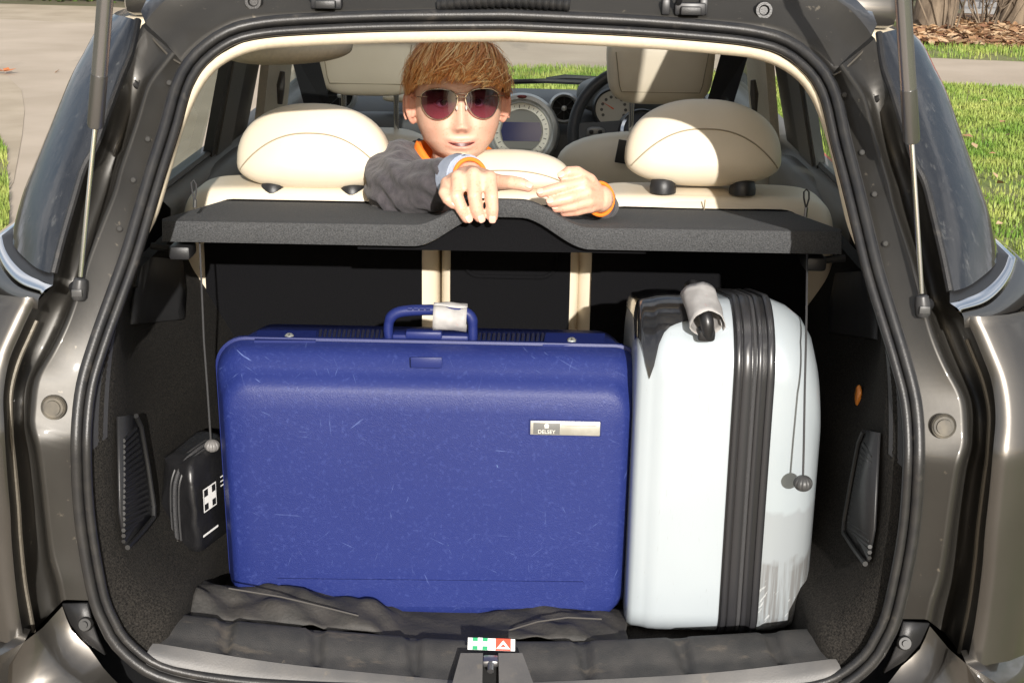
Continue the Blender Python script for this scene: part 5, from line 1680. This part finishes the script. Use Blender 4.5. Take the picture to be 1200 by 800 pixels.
def mouth_pts(up, lo, n_=21, half=.0245, lift=.0004):
    top = []; bot = []
    for t in np.linspace(-1, 1, n_):
        x = t * half; s0 = -.0755 + .0035 * (x / .022) ** 2
        k = (1 - t * t) ** .6
        top.append(on_face(x, s0 + up * k, lift)); bot.append(on_face(x, s0 - lo * k, lift))
    return top, bot
t0, b0 = mouth_pts(.0030, .0032, lift=.0008)
mo = MB().loft([t0, b0]).build('mouth', mat('mouth_dark', (.10, .02, .018), .4), boy, smooth=False)
toothm = mat('teeth', (.72, .67, .58), .2)
for k in range(6):
    xa, xb = -.0165 + k * .0055, -.0165 + k * .0055 + .0050
    s0 = lambda x: -.0755 + .0035 * (x / .022) ** 2
    kk = lambda x: (1 - (x / .0245) ** 2) ** .6
    p = [on_face(xa, s0(xa) + .0027 * kk(xa), .0013), on_face(xb, s0(xb) + .0027 * kk(xb), .0013), on_face(xb, s0(xb) - .0014 * kk(xb), .0013), on_face(xa, s0(xa) - .0014 * kk(xa), .0013)]
    MB().poly(p[::-1]).build('tooth', toothm, mo, smooth=False)

# --- hair combed forward from the crown
cax = Vector((.06, -.38, .92)).normalized()           # head space (x, f, z)
hx = Vector((0, 1, 0)); hx = (hx - cax * hx.dot(cax)).normalized(); hy = cax.cross(hx)
def scalp(al, be, lift):
    d = cax * math.cos(al) + (hx * math.cos(be) + hy * math.sin(be)) * math.sin(al)
    o = Vector((0, -.005, .012))
    wd = RH @ Vector((d.x, -d.y, d.z))
    org = hw_(o.x, o.y, o.z)
    hit = head_bvh.ray_cast(org + wd * .3, -wd)
    p = hit[0] if hit[0] else org + wd * .09
    return p + wd * lift
def a_end(be):                          # how far down the hair reaches, by direction from the crown
    c = math.cos(be)                    # +1 = forehead, -1 = nape
    sgn = abs(math.sin(be))
    e = 1.80 if c > 0 else 1.55
    front = 1.74 - .07 * math.sin(be * 1.0 + .6)
    sidee = 1.62
    back = 1.75
    if c > 0:
        k = sgn ** 3
        return front * (1 - k) + sidee * k
    return sidee * sgn + back * (1 - sgn)
hairm = [mat('hair_ginger', (.80, .37, .10), .42, sheen=.2), mat('hair_copper', (.62, .24, .06), .42), mat('hair_light', (.90, .58, .25), .42)]
hr = random.Random(3)
hair = MB()
cap = []
for i in range(20):
    al = .02 + i / 19
    cap.append([scalp((i / 19) * (a_end(2 * math.pi * j / 48) - .14) + .02, 2 * math.pi * j / 48, .0055) for j in range(48)])
hair.loft(cap, closed=True, mi=1)
NCL = 96
clump = [(hr.uniform(-.5, .5), hr.uniform(-.20, .09), hr.uniform(-.004, .006), hr.random()) for _ in range(NCL * 3)]
for i in range(8600):
    be = hr.uniform(0, 2 * math.pi)
    layer = hr.randrange(3)
    ci = int(be / (2 * math.pi) * NCL + .33 * layer) % NCL
    cj, ce_, cl_, ctone = clump[layer * NCL + ci]
    bec = (ci + .5 - .33 * layer + cj * .6) / NCL * 2 * math.pi
    db = (bec - be + math.pi) % (2 * math.pi) - math.pi
    e = a_end(be)
    a0 = e * math.sqrt(hr.uniform(0, 1)) * .97
    ln = hr.uniform(.45, .95)
    a1 = min(a0 + ln, e + ce_ + hr.uniform(-.05, .02))
    if a1 - a0 < .12: a0 = a1 - .3
    lf = .004 + .012 * hr.random() ** .7 + cl_ * .6
    sweep = .24 + .10 * math.sin(be * 5 + a0 * 3)
    if i % 22 == 0:                     # stray hairs
        lf += hr.uniform(.004, .014); sweep += hr.uniform(-.7, .7); a1 += hr.uniform(-.1, .12)
    pts = []
    for k in range(7):
        t = k / 6
        al = a0 + (a1 - a0) * t
        topk = max(0, math.cos(al * .75))
        pts.append(scalp(max(.01, al), be + db * .85 * t ** 1.5 + sweep * t * al * .5 + .015 * math.sin(t * 5 + ci), .003 + max(.001, lf) * (.35 + 1.2 * t * (1 - .35 * t)) * (.45 + .7 * topk)))
    wd = hr.uniform(.0009, .0017)
    mi = (0, 1, 2)[int(min(.999, max(0, ctone * .7 + hr.random() * .3)) * 3)]
    prev = None; vs = []
    for k, p in enumerate(pts):
        tg_ = (pts[min(6, k + 1)] - pts[max(0, k - 1)])
        nrm_ = p - HC
        sd3 = tg_.cross(nrm_)
        sd3 = sd3.normalized() if sd3.length > 1e-9 else Vector((1, 0, 0))
        w_ = wd * (1 if k < 4 else (.75, .5, .12)[k - 4])
        vs += [p - sd3 * w_, p + nrm_.normalized() * w_ * .5, p + sd3 * w_]
    fs = []
    for k in range(6):
        fs += [(k * 3, k * 3 + 1, k * 3 + 4, k * 3 + 3), (k * 3 + 1, k * 3 + 2, k * 3 + 5, k * 3 + 4)]
    hair.add(vs, fs, mi)
hair.build('hair', hairm, boy, angle=180)

# --- sweater, cuffs, collar, bands, trousers
sw_m = mat('sweater_grey', (.045, .040, .045), .9, 0, (.08, .071, .078), 60, bump=.7, bscale=260, sheen=.08)
cl = MB()
def cchain(pts, rr):
    p = [Vector(v_) for v_ in catmull([tuple(q) for q in pts], len(pts) * 8)]
    r_ = np.interp(np.linspace(0, len(pts) - 1, len(p)), range(len(pts)), rr)
    cl.tube(p, list(r_), 20)
    cl.sup(p[0], (r_[0],) * 3, 1, 1, 16, 10)
cchain([shR + Vector((-.01, .02, -.01)), (shR + elR) / 2 + Vector((-.012, 0, .006)), elR + Vector((-.004, 0, 0)), (elR + wrR) / 2 + Vector((-.004, 0, -.004)), wrR + (elR - wrR) * .14], [.066, .060, .055, .047, .038])
cl.sup(elR, (.055,) * 3, 1, 1, 16, 10)
cchain([shL, (shL + elL) / 2, elL], [.05, .034, .026]); cl.sup(elL, (.026,) * 3, 1, 1, 16, 10)
cchain([elL, elL.lerp(wrL, .2), elL.lerp(wrL, .4)], [.026, .026, .025])
cl.sup((nb.x, 1.03, nb.z - .12), (.165, .10, .16), .7, .8); cl.sup((nb.x, 1.06, nb.z - .30), (.145, .105, .17), .7, .8)
cl.tube([nb + Vector((-.13, .02, -.05)), nb + Vector((-.06, -.005, .0)), nb + Vector((0, -.005, .005)), nb + Vector((.06, 0, -.005)), nb + Vector((.12, .02, -.05))], [.06, .06, .066, .06, .06], 16)
cl.tube([shR + Vector((0, .02, 0)), nb + Vector((-.05, .0, .01))], [.062, .06], 16)
rawc = cl.build('raw', sw_m)
md = rawc.modifiers.new('r', 'REMESH'); md.mode = 'VOXEL'; md.voxel_size = .0042; md.use_smooth_shade = True
m2 = rawc.modifiers.new('s', 'SMOOTH'); m2.factor = .5; m2.iterations = 6
dg = bpy.context.evaluated_depsgraph_get()
me = bpy.data.meshes.new_from_object(rawc.evaluated_get(dg))
bpy.data.objects.remove(rawc)
me.calc_loop_triangles()
nr = [v_.normal.copy() for v_ in me.vertices]
for v_, n_ in zip(me.vertices, nr):     # folds round the bent arm
    p = v_.co
    k = noise.noise(Vector((p.x * 16, p.y * 9, p.z * 26))) * .0065 + noise.noise(p * 55) * .002 + .0035 * math.sin(p.z * 150 + p.x * 60 + 5 * noise.noise(p * 12))
    v_.co = p + n_ * k - vb
me.polygons.foreach_set('use_smooth', [True] * len(me.polygons))
me.materials.clear(); me.materials.append(sw_m)
so = bpy.data.objects.new('sweater', me); COL.objects.link(so); so.parent = boy; BASE[so.name] = vb
d = (wrR - elR).normalized()
MB().tube([wrR - d * .042, wrR - d * .028, wrR - d * .008, wrR - d * .004, wrR - d * .012], [.040, .0385, .0365, .0345, .031], 24, caps=False).build('shirt_cuff', mat('shirt_blue', (.33, .37, .45), .85, 0, (.28, .32, .4), 60, bump=.5, bscale=500), boy)
orange = mat('orange_fabric', (.85, .20, .015), .75, bump=.4, bscale=500)
def ringband(c, ax_, r, th, nm, m):
    u1 = ax_.orthogonal().normalized(); v1 = ax_.cross(u1)
    return MB().tube([c + (u1 * math.cos(t) + v1 * math.sin(t)) * r for t in np.linspace(0, 2 * math.pi, 33)[:-1]], th, 8, closed=True).build(nm, m, boy)
ringband(wrR + d * .003, d, .0275, .0035, 'wrist_band', orange)
dl = (wrL - elL).normalized()
ringband(wrL - dl * .004, (dl + Vector((.7, 0, 0))).normalized(), .0255, .0032, 'wrist_band', orange)
# collar standing round the neck, orange inside
nc = hw_(-.004, -.015, -.108)
rg = []
for h_, r_ in ((-.035, .086), (-.01, .080), (.012, .074), (.020, .070), (.014, .066), (-.02, .064)):
    ring = []
    for j in range(40):
        a = 2 * math.pi * j / 40
        dip = -.022 * max(0, math.sin(a)) ** 2 + .016 * max(0, -math.cos(a))
        ring.append(nc + Vector((r_ * 1.05 * math.cos(a), -r_ * math.sin(a) * .95, h_ + dip + .004 * math.sin(a * 5))))
    rg.append(ring)
MB().loft(rg, closed=True).build('collar', orange, boy, angle=180)
jean = mat('trousers_blue', (.03, .04, .075), .85, bump=.4, bscale=300)
tr = MB()
for s in (-1, 1):
    x = nb.x + .075 * s
    tr.tube([Vector((x, 1.07, nb.z - .36)), Vector((x, 1.03, .83)), Vector((x, .99, .77))], [.088, .078, .068], 16)
    tr.tube([Vector((x, .97, .765)), Vector((x, 1.15, .765)), Vector((x, 1.33, .765))], [.064, .056, .046], 16)
tr.build('trousers', jean, boy)

# ================================================================ SUNGLASSES
sgl = thing('sunglasses', hw_(0, .095, 0), 'thin-framed aviator sunglasses with purple graduated lenses on the boy\'s face', 'sunglasses')
gold = mat('glasses_metal', (.72, .60, .42), .2, 1.0)
lm = bpy.data.materials.new('purple_lens'); lm.use_nodes = True
nt = lm.node_tree; nt.nodes.remove(nt.nodes['Principled BSDF'])
tcn = nt.nodes.new('ShaderNodeTexCoord'); sx = nt.nodes.new('ShaderNodeSeparateXYZ'); nt.links.new(tcn.outputs['Object'], sx.inputs[0])
mr = nt.nodes.new('ShaderNodeMapRange'); mr.inputs['From Min'].default_value = -.030; mr.inputs['From Max'].default_value = .022
nt.links.new(sx.outputs['Z'], mr.inputs['Value'])
cr = nt.nodes.new('ShaderNodeValToRGB'); cr.color_ramp.elements[0].color = (.54, .31, .42, 1); cr.color_ramp.elements[1].color = (.13, .07, .11, 1)
nt.links.new(mr.outputs[0], cr.inputs[0])
tp = nt.nodes.new('ShaderNodeBsdfTransparent'); nt.links.new(cr.outputs[0], tp.inputs[0])
gl = nt.nodes.new('ShaderNodeBsdfGlossy'); gl.inputs['Roughness'].default_value = .03
mx = nt.nodes.new('ShaderNodeMixShader'); mx.inputs[0].default_value = .10
nt.links.new(tp.outputs[0], mx.inputs[1]); nt.links.new(gl.outputs[0], mx.inputs[2]); nt.links.new(mx.outputs[0], nt.nodes['Material Output'].inputs[0])
lens_px = [(497, 113), (503, 108.5), (512, 107), (522, 107.5), (531, 110), (536.5, 115), (537, 121), (534, 129), (528, 136.5), (520, 141), (511, 141.5), (503, 137), (498, 129), (496, 121)]
lx = []
for x, y in lens_px:
    lx.append(((x - 541.7) / 655, (121.5 - y) / 655))
for s in (-1, 1):
    out = catmull([(a, b_) for a, b_ in lx] + [lx[0]], 49)[:-1]
    def gp_(x, z, k=0):
        xx = x if s < 0 else -x
        return hw_(xx, .0985 - 9.0 * (abs(xx) - .0) ** 2 * .9 + k, z + .001)
    ctr = np.mean(out, axis=0)
    rings = [[gp_(*(ctr + (p - ctr) * t)) for p in out] for t in (.02, .35, .7, 1.0)]
    o = MB().loft(rings, closed=True, flip=(s < 0)).build('lens', lm, sgl)
    MB().tube([gp_(*p) for p in out], .0009, 8, closed=True).build('rim', gold, o)
    hx_, hz_ = lx[0]
    hinge = gp_(hx_ - .001, hz_ - .004)
    xx = hx_ * (1 if s < 0 else -1)
    MB().tube([hinge, hw_(xx * 1.04 - .006 * -s * -1 * 0 + (.006 * s), .072, hz_ - .003), hw_(.083 * s, .03, .006), hw_(.086 * s, -.005, .010), hw_(.084 * s, -.02, -.004)], .0009, 6).build('temple', gold, sgl)
    MB().sup(hw_(.0085 * s, .094, -.010), (.002, .003, .005), 1, 1, 12, 8, rot=RH).build('nose_pad', mat('pad_clear', (.6, .55, .5), .2), sgl)
for z0 in (.0085, .0145):
    MB().tube([hw_(-.011, .0985, z0 - .003), hw_(-.005, .100, z0), hw_(.005, .100, z0), hw_(.011, .0985, z0 - .003)], .0009, 8).build('bridge', gold, sgl)
